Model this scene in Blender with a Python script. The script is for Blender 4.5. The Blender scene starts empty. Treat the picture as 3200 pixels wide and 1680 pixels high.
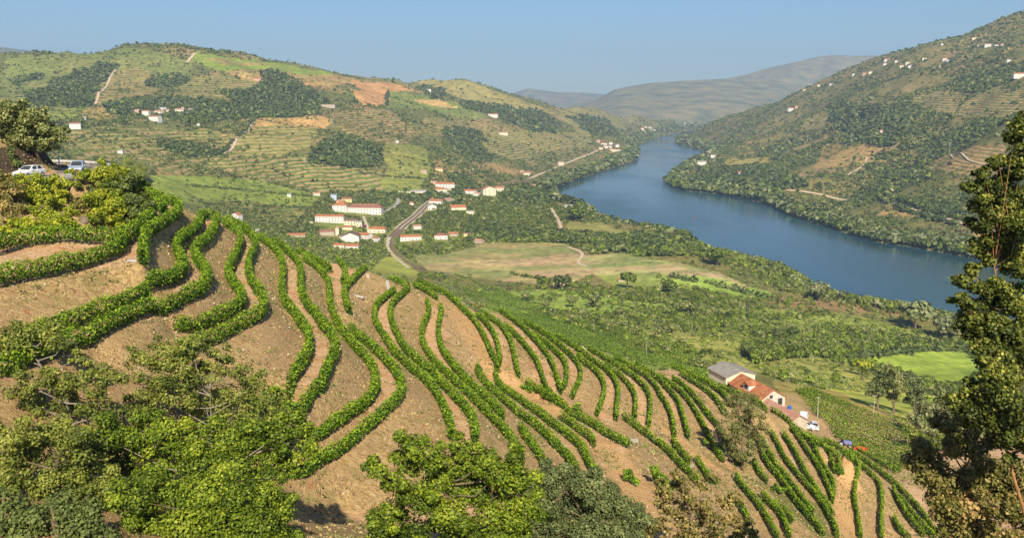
import bpy, math, random
import numpy as np
from mathutils import Vector, Matrix

# ------------------------------------------------------------------ camera, sky, sun, exposure
SC = bpy.context.scene
COL = SC.collection
F = 2771.0                       # focal length in pixels of the 3200 px wide photograph
PITCH = math.atan((840 - 311) / F)
CP, SP = math.cos(PITCH), math.sin(PITCH)
cam_d = bpy.data.cameras.new('camera')
cam_d.sensor_fit = 'HORIZONTAL'
cam_d.sensor_width = 36.0
cam_d.lens = 36.0 * F / 3200.0
cam_d.clip_start = 0.5
cam_d.clip_end = 60000
cam = bpy.data.objects.new('camera', cam_d)
COL.objects.link(cam)
cam.location = (0, 0, 0)
cam.rotation_euler = (math.pi / 2 - PITCH, 0, 0)
SC.camera = cam

ANTI_AZ = math.radians(-6)       # where shadows point, measured from the view axis
SUN_EL = math.radians(39)
world = bpy.data.worlds.new('World')
SC.world = world
world.use_nodes = True
wn = world.node_tree
for n in list(wn.nodes):
    wn.nodes.remove(n)
w_out = wn.nodes.new('ShaderNodeOutputWorld')
w_bg = wn.nodes.new('ShaderNodeBackground')
w_sky = wn.nodes.new('ShaderNodeTexSky')
w_sky.sky_type = 'NISHITA'
w_sky.sun_disc = False
w_sky.sun_elevation = SUN_EL
w_sky.sun_rotation = math.pi + ANTI_AZ
w_sky.altitude = 300
w_sky.air_density = 1.0
w_sky.dust_density = 0.3
w_sky.ozone_density = 5.0
w_bg.inputs['Strength'].default_value = 0.066
w_mx = wn.nodes.new('ShaderNodeMix'); w_mx.data_type = 'RGBA'; w_mx.blend_type = 'MULTIPLY'; w_mx.inputs[0].default_value = 1.0; w_mx.inputs[7].default_value = (.84, .98, 1.08, 1)
wn.links.new(w_sky.outputs['Color'], w_mx.inputs[6]); wn.links.new(w_mx.outputs[2], w_bg.inputs['Color'])
wn.links.new(w_bg.outputs['Background'], w_out.inputs['Surface'])
sun_d = bpy.data.lights.new('sun', 'SUN')
sun_d.energy = 5.0
sun_d.angle = math.radians(0.5)
sun_d.color = (1.0, 0.885, 0.68)
sun = bpy.data.objects.new('sun', sun_d)
COL.objects.link(sun)
_d = Vector((math.sin(ANTI_AZ) * math.cos(SUN_EL), math.cos(ANTI_AZ) * math.cos(SUN_EL), -math.sin(SUN_EL)))
sun.rotation_euler = _d.to_track_quat('-Z', 'Y').to_euler()
SC.view_settings.view_transform = 'Standard'
SC.view_settings.look = 'None'
SC.view_settings.exposure = 0.5
SC.view_settings.gamma = 1.0
SC.cycles.max_bounces = 6
SC.cycles.diffuse_bounces = 2
SC.cycles.glossy_bounces = 2
SC.cycles.transmission_bounces = 2
SC.cycles.transparent_max_bounces = 4
SC.cycles.volume_bounces = 0

rng = np.random.default_rng(7)
random.seed(7)

# ------------------------------------------------------------------ pixel <-> direction
def ray(px, py):
    """(X/Y, Z/Y) of the sight line through a pixel of the photograph (3200 x 1680)."""
    a = (np.asarray(px, float) - 1600) / F
    b = (840 - np.asarray(py, float)) / F
    fw = CP + b * SP
    return a / fw, (b * CP - SP) / fw
def project(X, Y, Z):
    fw = Y * CP - Z * SP
    up = Y * SP + Z * CP
    return 1600 + F * X / fw, 840 - F * up / fw
DS = 3200.0 / 2575.0             # D pixels: the 2575 px wide reading of the photograph

# ------------------------------------------------------------------ object helpers
def link(o, parent=None):
    COL.objects.link(o)
    if parent is not None:
        o.parent = parent
    return o
def tag(o, label=None, cat=None, group=None, kind=None):
    if label: o['label'] = label
    if cat: o['category'] = cat
    if group: o['group'] = group
    if kind: o['kind'] = kind
    return o
def empty(name, loc, rz=0.0, label=None, cat=None, group=None, scale=None):
    o = bpy.data.objects.new(name, None)
    o.empty_display_size = 0.2
    link(o)
    o.location = loc
    o.rotation_euler = (0, 0, rz)
    if scale is not None: o.scale = scale
    return tag(o, label, cat, group)
def np_mesh(name, verts, faces, mats, smooth=False, face_mat=None, tint=None):
    """verts (n,3), faces (m,k) with constant k"""
    verts = np.ascontiguousarray(verts, np.float32); faces = np.ascontiguousarray(faces, np.int32)
    me = bpy.data.meshes.new(name)
    m, k = faces.shape
    me.vertices.add(len(verts)); me.vertices.foreach_set('co', verts.ravel())
    me.loops.add(m * k); me.loops.foreach_set('vertex_index', faces.ravel())
    me.polygons.add(m)
    me.polygons.foreach_set('loop_start', np.arange(0, m * k, k, dtype=np.int32))
    try: me.polygons.foreach_set('loop_total', np.full(m, k, np.int32))
    except Exception: pass
    if smooth: me.polygons.foreach_set('use_smooth', np.ones(m, bool))
    for mt in (mats if isinstance(mats, (list, tuple)) else [mats]): me.materials.append(mt)
    if face_mat is not None: me.polygons.foreach_set('material_index', np.asarray(face_mat, np.int32))
    if tint is not None:
        at = me.attributes.new('tint', 'FLOAT', 'FACE'); at.data.foreach_set('value', np.asarray(tint, np.float32))
    me.update(calc_edges=True)
    return me
def mobj(name, me, parent=None):
    return link(bpy.data.objects.new(name, me), parent)
class MB:
    """collects boxes, prisms and tubes and links them as ONE mesh object"""
    def __init__(s): s.v = []; s.f = []
    def poly(s, vs, fs):
        b = len(s.v); s.v += [tuple(v) for v in vs]; s.f += [tuple(i + b for i in f) for f in fs]; return s
    def box(s, x0, x1, y0, y1, z0, z1):
        return s.poly([(x0,y0,z0),(x1,y0,z0),(x1,y1,z0),(x0,y1,z0),(x0,y0,z1),(x1,y0,z1),(x1,y1,z1),(x0,y1,z1)],
                      [(0,3,2,1),(4,5,6,7),(0,1,5,4),(1,2,6,5),(2,3,7,6),(3,0,4,7)])
    def tube(s, pts, rads, n=7):
        pts = [Vector(p) for p in pts]; rings = []
        for i, p in enumerate(pts):
            d = (pts[min(i+1, len(pts)-1)] - pts[max(i-1, 0)]).normalized()
            a = d.cross(Vector((0.31, 0.17, 0.93))).normalized() if abs(d.z) < .9 else d.cross(Vector((1, 0, 0))).normalized()
            b = d.cross(a)
            rings.append([p + (a * math.cos(t) + b * math.sin(t)) * rads[i] for t in [2*math.pi*k/n for k in range(n)]])
        vs = [v for r in rings for v in r]; fs = []
        for i in range(len(rings) - 1):
            for k in range(n):
                fs.append((i*n+k, i*n+(k+1) % n, (i+1)*n+(k+1) % n, (i+1)*n+k))
        fs.append(tuple(range(n-1, -1, -1))); fs.append(tuple((len(rings)-1)*n + k for k in range(n)))
        return s.poly(vs, fs)
    def mesh(s, name, mat):
        me = bpy.data.meshes.new(name); me.from_pydata(s.v, [], s.f); me.materials.append(mat); me.update(); return me
    def build(s, name, mat, parent=None):
        return mobj(name, s.mesh(name, mat), parent)

# ------------------------------------------------------------------ materials
def new_mat(name):
    m = bpy.data.materials.new(name); m.use_nodes = True
    nt = m.node_tree
    return m, nt, nt.nodes['Principled BSDF'], nt.nodes['Material Output']
def noise_mat(name, c1, c2, scale=1.0, rough=0.9, detail=4, bump=0.0, coords='Object', spec=0.2, c3=None):
    m, nt, bs, out = new_mat(name)
    tc = nt.nodes.new('ShaderNodeTexCoord'); nz = nt.nodes.new('ShaderNodeTexNoise')
    nz.inputs['Scale'].default_value = scale; nz.inputs['Detail'].default_value = detail
    nz.inputs['Roughness'].default_value = 0.65
    rp = nt.nodes.new('ShaderNodeValToRGB')
    rp.color_ramp.elements[0].position = 0.32; rp.color_ramp.elements[0].color = (*c1, 1)
    rp.color_ramp.elements[1].position = 0.68; rp.color_ramp.elements[1].color = (*c2, 1)
    if c3:
        e = rp.color_ramp.elements.new(0.82); e.color = (*c3, 1)
    nt.links.new(tc.outputs[coords], nz.inputs['Vector'])
    nt.links.new(nz.outputs['Fac'], rp.inputs['Fac'])
    nt.links.new(rp.outputs['Color'], bs.inputs['Base Color'])
    bs.inputs['Roughness'].default_value = rough
    bs.inputs['Specular IOR Level'].default_value = spec
    if bump:
        bp = nt.nodes.new('ShaderNodeBump'); bp.inputs['Strength'].default_value = bump; bp.inputs['Distance'].default_value = 0.1
        nt.links.new(nz.outputs['Fac'], bp.inputs['Height']); nt.links.new(bp.outputs['Normal'], bs.inputs['Normal'])
    return m
def leaf_mat(name, dark, mid, light, trans=0.25, rough=0.55):
    """leaves: each leaf face carries its own tint 0..1"""
    m, nt, bs, out = new_mat(name)
    at = nt.nodes.new('ShaderNodeAttribute'); at.attribute_name = 'tint'
    rp = nt.nodes.new('ShaderNodeValToRGB')
    rp.color_ramp.elements[0].position = 0.0; rp.color_ramp.elements[0].color = (*dark, 1)
    rp.color_ramp.elements[1].position = 1.0; rp.color_ramp.elements[1].color = (*light, 1)
    e = rp.color_ramp.elements.new(0.5); e.color = (*mid, 1)
    nt.links.new(at.outputs['Fac'], rp.inputs['Fac'])
    nt.links.new(rp.outputs['Color'], bs.inputs['Base Color'])
    bs.inputs['Roughness'].default_value = rough
    bs.inputs['Specular IOR Level'].default_value = 0.25
    tr = nt.nodes.new('ShaderNodeBsdfTranslucent'); mx = nt.nodes.new('ShaderNodeMixShader'); mx.inputs[0].default_value = trans
    nt.links.new(rp.outputs['Color'], tr.inputs['Color'])
    nt.links.new(bs.outputs[0], mx.inputs[1]); nt.links.new(tr.outputs[0], mx.inputs[2]); nt.links.new(mx.outputs[0], out.inputs['Surface'])
    return m
HAZE = 8.5e-5
# ------------------------------------------------------------------ the vine rows, traced as level lines on the terraces
# (name, ground height below the camera, [(tile, x, y) ...]) in 4.023x pixels of the photograph
TILE = dict(a=(0,560), b=(0,880), c=(560,660), d=(560,960), e=(1080,840), f=(1080,1120), g=(1560,940), h=(1640,1200), i=(2100,1080), j=(2100,1344), k=(2560,1344))
ROWTXT = """
1|-14|a -100 860 0 820 250 770 500 740 750 720 1000 710 1250 700 1400 690 1600 640 1750 560 1900 440 1930 380
2|-15|a 1790 900 1800 800 1830 680 1950 580 2080 480 2200 390 2270 310 2200 260 2050 230 1900 180 1840 120
2|-14.9|a 2070 390 2020 330 1960 260 1890 200
3|-15.6|a -100 1270 0 1240 300 1180 600 1130 900 1060 1200 1000 1400 950 1520 910 1560 850 1530 780
4|-18.7|b -60 890 200 760 450 660 700 560 950 480 1200 390 1500 280 1750 180 2000 70;a 2200 1260 2300 1170 2320 1090 2260 1000 2220 920 2240 850 2320 780 2420 700;c 240 210 280 100 330 40 430 50
5|-18.9|c 480 60 460 160 400 260 330 340 230 400 190 480 220 560 280 640 350 720 350 820 300 900 180 950 50 1000;b 2150 180 1900 250 1600 380 1300 520 1100 610 850 690 600 800 350 920 100 1000 -80 1050
6|-22.3|c 560 140 700 220 770 300 780 400 740 500 690 600 630 700 610 790 650 880 720 960 790 1050 800 1150 740 1230 640 1290;d 400 200 200 280 -50 340
7|-22.5|c 600 110 750 160 860 230 950 320 960 420 910 520 870 620 870 720 900 830 960 920 1030 1010 1060 1100 1070 1190 1020 1270;d 850 140 730 190 600 270 450 340 200 440 0 560
8|-26|c 960 300 1080 380 1180 460 1260 550 1300 650 1310 750 1300 850 1290 950 1300 1050 1320 1130 1400 1230 1470 1310;d 1500 170 1580 260 1640 370 1640 480 1620 580 1570 670 1500 780 1420 870 1350 960 1250 1060 1100 1180 900 1330
9|-26.2|c 1150 350 1250 400 1370 490 1460 570 1520 660 1530 760 1530 860 1530 960 1560 1060 1620 1160 1720 1250;d 1780 160 1860 240 1930 330 1970 430 1960 520 1920 620 1860 720 1820 820 1780 900 1650 980 1550 1080 1450 1180 1350 1280 1200 1400
10|-30.3|c 1560 560 1640 640 1740 700 1820 790 1880 880 1890 980 1890 1080 1900 1180 1940 1280;d 1980 190 2050 300 2130 400 2220 500 2320 590 2400 690 2450 800 2470 900 2470 1010 2420 1110 2320 1220 2200 1310;f 0 770 -100 840 -354 1030 -503 1074
10|-30.6|c 1500 480 1650 560 1800 640 1900 720
11|-30.8|c 2340 690 2250 770 2150 860 2080 940 2080 1040 2100 1140 2140 1220
11|-30.9|c 2000 600 2080 690 2090 790 2060 880
12|-30.6|e 60 700 130 770 220 850 330 930 430 1030 520 1120 590 1200 650 1290;f 700 240 710 320 690 410 620 510 510 600 400 700 300 790 190 880 80 970 -40 1060 -150 1130 -322 1247 -503 1408 -704 1489
13|-34.2|e 620 260 540 320 450 390 380 460 360 550 370 630 400 720 470 810 530 900 580 1000 650 1080 740 1160 830 1240 920 1310;f 1020 270 1090 360 1160 460 1220 560 1260 660 1300 770 1330 880 1340 980
14|-34.4|e 800 220 700 300 610 380 560 470 560 560 590 660 630 760 680 860 740 960 820 1040 900 1110 990 1180 1090 1240;f 1150 200 1230 300 1350 400 1450 510 1530 610 1600 700 1620 800 1630 900 1640 980
14|-35|e 560 120 680 160 800 210
15|-38|e 1025 410 1050 490 1040 570 1000 650 965 740 955 830 970 920 1010 1010 1060 1090 1130 1170 1210 1250 1300 1320;f 1400 300 1500 390 1600 480 1700 580 1780 680 1880 770 1980 850 2050 950 2130 1050 2180 1150 2200 1260
16|-38.2|e 1190 450 1210 530 1180 610 1165 700 1165 800 1185 900 1220 1000 1280 1090 1350 1180 1430 1260 1480 1330;f 1550 270 1660 370 1750 450 1850 530 1930 620 1980 690
16|-38.6|e 850 180 950 230 1050 280 1150 345
17|-41.5|f 1650 120 1700 220 1760 310 1870 400 1980 490 2080 570 2150 650;h 0 400 100 470 230 570 330 680 430 780 530 870 600 980 660 1070
18|-42.5|f 1880 200 1920 300 2020 390 2130 450 2230 520;h 150 310 300 430 450 540 600 650 700 750 760 850 800 960 870 1070 950 1150
19|-39.8|f 2200 830 2250 930;h 100 740 180 850 230 950
20|-45|g 350 1070 500 1150 620 1200;h 200 140 300 200 420 270 550 340 700 390 850 470 950 540 1080 610 1200 680 1320 730
21|-44|h 450 390 550 450 650 530 760 600 840 660 870 740
22|-47|h 1640 1080 1680 1200 1780 1330
23|-50|h 1240 420 1350 480 1480 570 1600 660 1720 740 1820 830 1900 930 2000 1030 2100 1130 2200 1220
24|-51|h 1860 660 1900 760 2000 860 2080 960
25|-53|h 2160 940 2230 1040 2290 1140 2350 1240;j 560 620
26|-41|e 900 130 1000 180 1200 260 1300 320 1400 420 1500 520 1600 610 1680 730 1740 840 1790 950 1840 1060 1900 1160 1920 1200
27|-41.3|e 1640 560 1730 620 1800 700 1860 790 1900 890 1920 990 1940 1090 1930 1180
28|-42|e 1700 540 1850 610 1950 690 2020 780 2070 880 2100 980 2120 1080 2140 1180 2180 1280
29|-43.3|g 60 310 150 360 230 450 320 540 400 640 470 740 510 840 550 940 600 1050 680 1130 760 1200
30|-43.7|g 0 100 100 170 230 260 330 340 430 440 520 550 610 660 670 780 710 880 750 1000 780 1110
31|-45|g 430 420 560 500 680 600 780 690 840 790 850 890 840 1000 800 1100
32|-45.5|g 300 240 400 300 550 380 700 490 830 590 930 690 1000 780 1030 880 1010 980 960 1080 920 1190
33|-47.5|g 980 680 1050 760 1150 820 1240 900 1300 990 1330 1090 1310 1190 1270 1300;h 910 370
34|-48|g 700 420 850 500 960 570 1050 640 1200 740 1330 830 1430 920 1480 1020 1500 1120 1490 1220 1470 1320;h 1150 400
35|-50|g 1330 800 1400 850 1480 900 1560 970 1640 1060 1700 1160 1720 1260;h 1390 300 1380 410
36|-50.4|g 1120 580 1250 660 1400 740 1550 830 1700 930 1800 1030 1870 1120 1900 1230;h 1580 160 1580 260 1570 370 1560 490
37|-52.5|g 1450 700 1600 780 1750 870 1870 950 1930 1020 2000 1110;h 1700 140 1780 240 1830 350 1860 450 1870 560 1890 640
38|-53|g 1700 770 1850 850 2000 950 2080 1040 2160 1130 2250 1230;h 1970 320 2000 420 2030 530 2060 640
39|-55|g 2000 930 2100 1000 2250 1100 2350 1200;h 2100 260 2180 380 2230 480 2290 600 2350 730 2400 830 2500 940
40|-55.4|g 2180 950 2320 1050 2430 1150;h 2120 130 2230 260 2320 390 2420 500;i 640 1100 700 1200 760 1300;j 730 200 800 310 850 400
41|-57|i 100 330 250 430 400 520 520 620 600 720 660 830
42|-57.6|i 150 300 350 400 500 480 620 570 700 660
43|-58.5|i 0 240 200 320 400 410 600 500 800 580 950 640 1100 720 1200 780
44|-61.5|i 1240 790 1400 880 1550 960 1700 1050 1850 1130 2000 1190 2150 1250 2300 1310
45|-59|j 1080 60 1120 250 1180 380 1260 480 1350 580 1420 680 1490 790 1560 880 1650 980 1740 1080 1830 1180 1900 1290
46|-59.4|j 1130 100 1190 220 1260 340 1330 450 1420 540 1510 660 1600 780 1680 900 1770 1020
47|-57.5|j 1030 370 1060 460 1110 540 1200 620
48|-61.5|j 1250 30 1310 130 1370 240 1420 350 1500 450 1590 560 1680 660 1770 760 1850 860 1920 960 1990 1080 2050 1200 2080 1320
49|-62|j 1400 30 1470 120 1540 240 1600 360 1660 480 1730 600 1810 720 1890 830 1960 930 2030 1040
50|-63.5|j 1500 20 1620 130 1690 230 1760 330 1830 430 1890 540 1940 650 1990 740 2020 850
51|-64|j 1640 80 1720 160 1800 250 1860 350 1920 460 1990 570 2040 650 2030 750 2020 880
52|-65|j 1700 50 1830 130 1910 220 1970 320 2010 420 2050 510
52|-65.2|j 2090 430 2100 540
53|-67|j 1900 100 2050 180 2200 260 2300 340 2360 440 2340 560 2310 660 2290 780 2300 900 2320 1000 2340 1100 2360 1220 2370 1340
54|-69|k 330 260 470 380 560 480 680 560 760 650 780 750 790 860 790 980 780 1100 780 1220 790 1340
55|-72|k 380 240 550 350 720 470 860 580 950 650 1060 760 1180 880 1280 1000 1380 1150 1480 1300
56|-71|k 930 700 960 800 1010 900 1070 1000 1140 1100 1230 1200 1330 1310
57|-71.5|k 1000 830 1100 930 1180 1040 1280 1150 1390 1260 1450 1340
58|-70|k 940 1080 980 1180 1040 1280 1150 1340
59|-55|j 800 560 870 660 950 760 1030 850 1100 940 1170 1040 1220 1140 1280 1240 1330 1340
60|-56|j 1130 780 1230 900 1330 980 1400 1080 1440 1200 1480 1320
61|-53|j 860 920 910 1020 970 1120
62|-56.6|j 1280 920 1380 960 1460 1040 1510 1120
"""
ROWS = []
for ln in ROWTXT.strip().splitlines():
    idx, z, body = ln.split('|')
    pts = []
    for seg in body.split(';'):
        tk = seg.split(); ox, oy = TILE[tk[0]]
        for q in range(1, len(tk), 2):
            pts.append((ox + float(tk[q]) / 4.023, oy + float(tk[q+1]) / 4.023))
    ROWS.append((int(idx), float(z), pts))
def resample(P, step):
    P = np.asarray(P, float); d = np.sqrt((np.diff(P, axis=0) ** 2).sum(1)); s = np.concatenate([[0], np.cumsum(d)])
    n = max(2, int(s[-1] / step) + 1); t = np.linspace(0, s[-1], n)
    return np.stack([np.interp(t, s, P[:, k]) for k in range(P.shape[1])], 1)
def smooth_path(P, it=2):
    P = np.asarray(P, float)
    for _ in range(it):                       # Chaikin, ends kept
        Q = np.empty((2 * (len(P) - 1), P.shape[1])); Q[0::2] = .75 * P[:-1] + .25 * P[1:]; Q[1::2] = .25 * P[:-1] + .75 * P[1:]
        P = np.vstack([P[:1], Q, P[-1:]])
    return P
ROW3 = []
for idx, z, pts in ROWS:
    p = smooth_path(pts, 2)
    u, t = ray(p[:, 0], p[:, 1])
    Y = (z + 0.85) / t
    ROW3.append((idx, np.stack([u * Y, Y, np.full(len(Y), z)], 1)))
# ------------------------------------------------------------------ terrain
def rbf_fit(P, v, lam=0.0, kern='lin'):
    n = len(P); d = np.sqrt(((P[:, None] - P[None]) ** 2).sum(2))
    K = -d if kern == 'lin' else d * d * np.log(d + 1e-9)
    K = K + lam * np.eye(n)
    Q = np.hstack([np.ones((n, 1)), P])
    A = np.block([[K, Q], [Q.T, np.zeros((3, 3))]])
    w = np.linalg.solve(A, np.concatenate([v, np.zeros(3)]))
    return (P, w, kern)
def rbf_eval(fit, X):
    P, w, kern = fit; out = np.empty(len(X)); n = len(P)
    for s in range(0, len(X), 20000):
        x = X[s:s+20000]
        d = np.sqrt(np.maximum((x**2).sum(1)[:, None] + (P**2).sum(1)[None] - 2 * x @ P.T, 0))
        K = -d if kern == 'lin' else d * d * np.log(d + 1e-9)
        out[s:s+20000] = K @ w[:n] + w[n] + x @ w[n+1:]
    return out
# --- near surface: control points (X, Y, Z)
CPN = []
for idx, P in ROW3:
    CPN += [tuple(q) for q in resample(P, 2.2)]
def npx(px, py, Y=None, z=None):
    u, t = ray(px, py)
    if Y is None: Y = z / t
    return (u * Y, Y, t * Y)
crest = {}
for (x, y, z) in CPN:
    k = int(round(x / y / 0.03)); c = crest.get(k)
    if c is None or y > c[1]: crest[k] = (x, y, z)
for k, (x, y, z) in crest.items():
    t = z / y
    for fct in (1.10, 1.3, 1.6):
        dy = y * (fct - 1); sl = -t + (0.13 if x / y < 0.2 else 0.05)
        if x / y < 0.24: CPN.append((x * fct, y * fct, z - sl * dy))
# beneath and beside the camera
for X in (-40, -20, 0, 20, 40, 70):
    CPN += [(X, 4, -2.4 - abs(X) * .03), (X, 16, -10.5), (X, 28, -17)]
CPN += [(-60, 30, -10), (-60, 60, -11.5), (-45, 45, -15.5), (-30, 42, -20), (-12, 45, -23.5), (5, 45, -26), (22, 46, -30), (42, 52, -36), (62, 62, -43), (85, 85, -54),
        (100, 120, -66), (115, 160, -78), (95, 180, -82), npx(1068, 1615, 68), npx(900, 1450, 76), npx(600, 1300, 66), npx(200, 1330, 58), npx(0, 1180, 60), npx(300, 1150, 68), npx(1500, 1600, 72),
        npx(1900, 1600, 84), npx(2150, 1660, 90), npx(560, 1130, 74)]
# road shelf and cutting on the left
ROADC = [(-66, 62), (-63.5, 85), (-61.5, 100), (-60.2, 112), (-59.6, 121), (-61.5, 129), (-67, 135), (-77, 138), (-92, 139)]
RZ = -9.7
rp = resample(ROADC, 4.0)
for i in range(len(rp)):
    d = rp[min(i+1, len(rp)-1)] - rp[max(i-1, 0)]; d /= np.hypot(*d); nrm = np.array([d[1], -d[0]])   # to the right of travel
    for off, dz in ((-3.8, 0), (0, 0), (3.4, -0.05), (4.6, -0.9), (9.0, -3.0)):
        q = rp[i] + nrm * off
        if off > 4 and q[1] > 127: dz *= 2.6
        CPN.append((q[0], q[1], RZ + dz))
    for off, dz in ((-4.6, 3.2), (-6.5, 4.0), (-10, 4.9), (-16, 7.5)):
        q = rp[i] + nrm * off
        if q[1] < 128.5 and rp[i][1] < 127: CPN.append((q[0], q[1], RZ + dz))
CPN += [(-70, 126, RZ + 3.4), (-78, 127, RZ + 4), (-90, 125, RZ + 7), (-105, 120, RZ + 12), (-46, 132, -17), (-42, 145, -24), (-60, 150, -24), (-80, 155, -22), (-100, 160, -20), (-45, 165, -34), (-70, 190, -46), (-100, 200, -45),
        npx(420, 560, 124), npx(330, 600, 104), npx(200, 640, 94), npx(100, 650, 89), npx(0, 640, 88)]
# house terrace, yard and vine block beyond the crest on the right
CPN += [npx(2270, 1205, 222), npx(2330, 1240, 214), npx(2400, 1290, 206), npx(2470, 1310, 204), npx(2540, 1345, 203), npx(2560, 1350, 203), npx(2500, 1290, 214), npx(2420, 1230, 226), npx(2560, 1330, 212),
        npx(2450, 1210, 262), npx(2600, 1290, 238), npx(2700, 1340, 222), npx(2850, 1420, 205), npx(2740, 1450, 180), npx(2620, 1390, 196), npx(2900, 1500, 176), npx(3050, 1600, 150), npx(3150, 1500, 170),
        npx(2400, 1160, 310), npx(2700, 1250, 290), npx(2900, 1330, 270), npx(3150, 1350, 260), npx(2200, 1150, 260), npx(2050, 1090, 262)]
CPN = np.array(CPN)
key = np.round(CPN[:, :2] / 0.35).astype(int)
_, ui = np.unique(key, axis=0, return_index=True); CPN = CPN[np.sort(ui)]
fitN = rbf_fit(CPN[:, :2], CPN[:, 2], lam=0.35)
GX = np.arange(-150, 190.1, 0.75); GY = np.arange(0, 345.1, 0.75)
gx, gy = np.meshgrid(GX, GY, indexing='ij')
GZ = rbf_eval(fitN, np.stack([gx.ravel(), gy.ravel()], 1)).reshape(gx.shape)
def near_z(X, Y):
    fx = np.clip((X - GX[0]) / 0.75, 0, len(GX) - 1.001); fy = np.clip((Y - GY[0]) / 0.75, 0, len(GY) - 1.001)
    i = fx.astype(int); j = fy.astype(int); a = fx - i; b = fy - j
    return GZ[i, j]*(1-a)*(1-b) + GZ[i+1, j]*a*(1-b) + GZ[i, j+1]*(1-a)*b + GZ[i+1, j+1]*a*b

# --- far surface: (D x, D y, distance along the view axis) read off the photograph
FARP = """
-300 130 2600 0 134 2600 100 136 2600 230 136 2650 350 123 2700 430 127 2700 500 134 2650 600 141 2700 720 162 2800 840 187 2900 930 197 3000 1000 203 3050
1030 203 3700 1160 201 3700 1260 232 3800 1350 253 3900 1450 264 4300 1540 259 4600 1640 272 5200 1720 292 5800 1790 312 6300
600 400 1500 800 480 1500 900 520 1350 1100 480 1650 1240 480 1700 880 600 1150 500 430 1300 400 440 1200 500 500 1200 650 520 1250 400 300 1900 100 300 1700 0 330 1500 200 400 1250 0 420 1150
800 280 2100 650 320 1800 1000 300 2300 1200 330 2700 1300 300 3000 1450 350 3200 1350 420 2450 1200 430 2100 1100 400 1950 950 400 1750 1550 330 4200 1650 310 5200 300 350 1550 250 250 2000 600 250 2150 400 200 2350 900 240 2500 1150 260 3000 100 220 2150
-300 300 1700 -300 430 1000
1500 418 2650 1600 395 3000 1450 445 2350 1400 462 2150 1700 322 5300
900 560 1220 960 640 1020 1060 600 1120 1180 560 1250 1300 560 1230 1380 520 1400 760 600 1120 620 560 1150 1100 660 980 1300 620 1080 1450 620 1060 1500 660 960 1650 700 860 1150 720 830 1300 720 820 1700 640 960 1600 600 1090
1400 740 760 1560 760 720 1800 760 740 1950 790 730 1300 790 640 1450 810 590 1600 830 540 1750 870 480 1880 900 450 2000 900 520 2100 900 560 2200 880 610 2350 860 690 2300 940 570 2450 900 620 2576 900 610 2700 950 560 2200 960 470 2050 960 420 2300 1000 440 2450 1000 470 2576 1050 380
1050 690 790 1200 760 640 1120 740 700 1350 850 500 1500 880 450 1650 910 410 1780 960 370
1900 400 2500 2000 300 3000 2100 300 2700 2300 250 2400 2400 200 2400 2576 190 1950 2300 400 1900 2450 350 1750 2576 300 1550 2450 500 1350 2200 500 1620 2576 450 1300 2576 600 1130 2300 150 2900 2450 120 2800 2200 400 1950 2050 450 1800 1800 445 2250 1850 465 2080 2100 520 1700 1750 430 2400 2700 300 1400 2700 500 1150 2300 560 1330 2400 600 1220
1700 348 4600 1800 305 4300 1900 270 4000 2000 226 3700 2080 187 3600 2200 152 3500 2300 126 3400 2400 95 3200 2500 61 3000 2576 41 2900 2800 -30 2900 1850 330 3700 1950 350 3200 1800 350 3600
"""
RIDGE = 24 + 13            # the first points of each silhouette get a back slope
fp = np.array([float(v) for v in FARP.split()]).reshape(-1, 3)
ctl = []
def is_ridge(x, y, r):
    L = [(-300,130),(0,134),(100,136),(230,136),(350,123),(430,127),(500,134),(600,141),(720,162),(840,187),(930,197),(1000,203),(1030,203),(1160,201),(1260,232),(1350,253),(1450,264),(1540,259),(1640,272),(1720,292),(1790,312),
         (1700,348),(1800,305),(1900,270),(2000,226),(2080,187),(2200,152),(2300,126),(2400,95),(2500,61),(2576,41),(2800,-30)]
    return (x, y) in L
for (x, y, r) in fp:
    u, t = ray(x * DS, y * DS)
    ctl.append((u, math.log(r), t))
    if is_ridge(x, y, r):
        ctl.append((u, math.log(r * 1.12), t - 0.022))
        ctl.append((u, math.log(r * 1.5), min(t - 0.05, -0.03)))
for u in np.arange(-0.9, 0.91, 0.1):
    ctl.append((u, math.log(7600), -0.032))
# continue the near surface outwards
for u in np.arange(-0.62, 0.63, 0.06):
    for Y in (190, 240, 290) if u > 0.1 else (190, 220):
        ctl.append((u, math.log(Y), float(near_z(np.array([u*Y]), np.array([Y]))[0]) / Y))
for u in (-.9, -.75):
    for Y in (150, 300, 600): ctl.append((u, math.log(Y), -0.08))
for u in (.75, .9):
    for Y in (150, 300, 600): ctl.append((u, math.log(Y), -0.33))
ctl = np.array(ctl)
fitF = rbf_fit(ctl[:, :2], ctl[:, 2], lam=0.002)

def vnoise(X, Y, scale, seed):
    r = np.random.default_rng(seed).random((257, 257)); x = X / scale + 1000.3; y = Y / scale + 1000.7
    i = np.floor(x).astype(int); j = np.floor(y).astype(int); a = x - i; b = y - j
    a = a*a*(3-2*a); b = b*b*(3-2*b); i %= 256; j %= 256
    return r[i, j]*(1-a)*(1-b) + r[i+1, j]*a*(1-b) + r[i, j+1]*(1-a)*b + r[i+1, j+1]*a*b
def fbm(X, Y, scale, seed, oct=4):
    s = 0; a = 1; tot = 0
    for o in range(oct):
        s = s + a * vnoise(X, Y, scale / 2**o, seed + o); tot += a; a *= .5
    return s / tot

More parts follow.
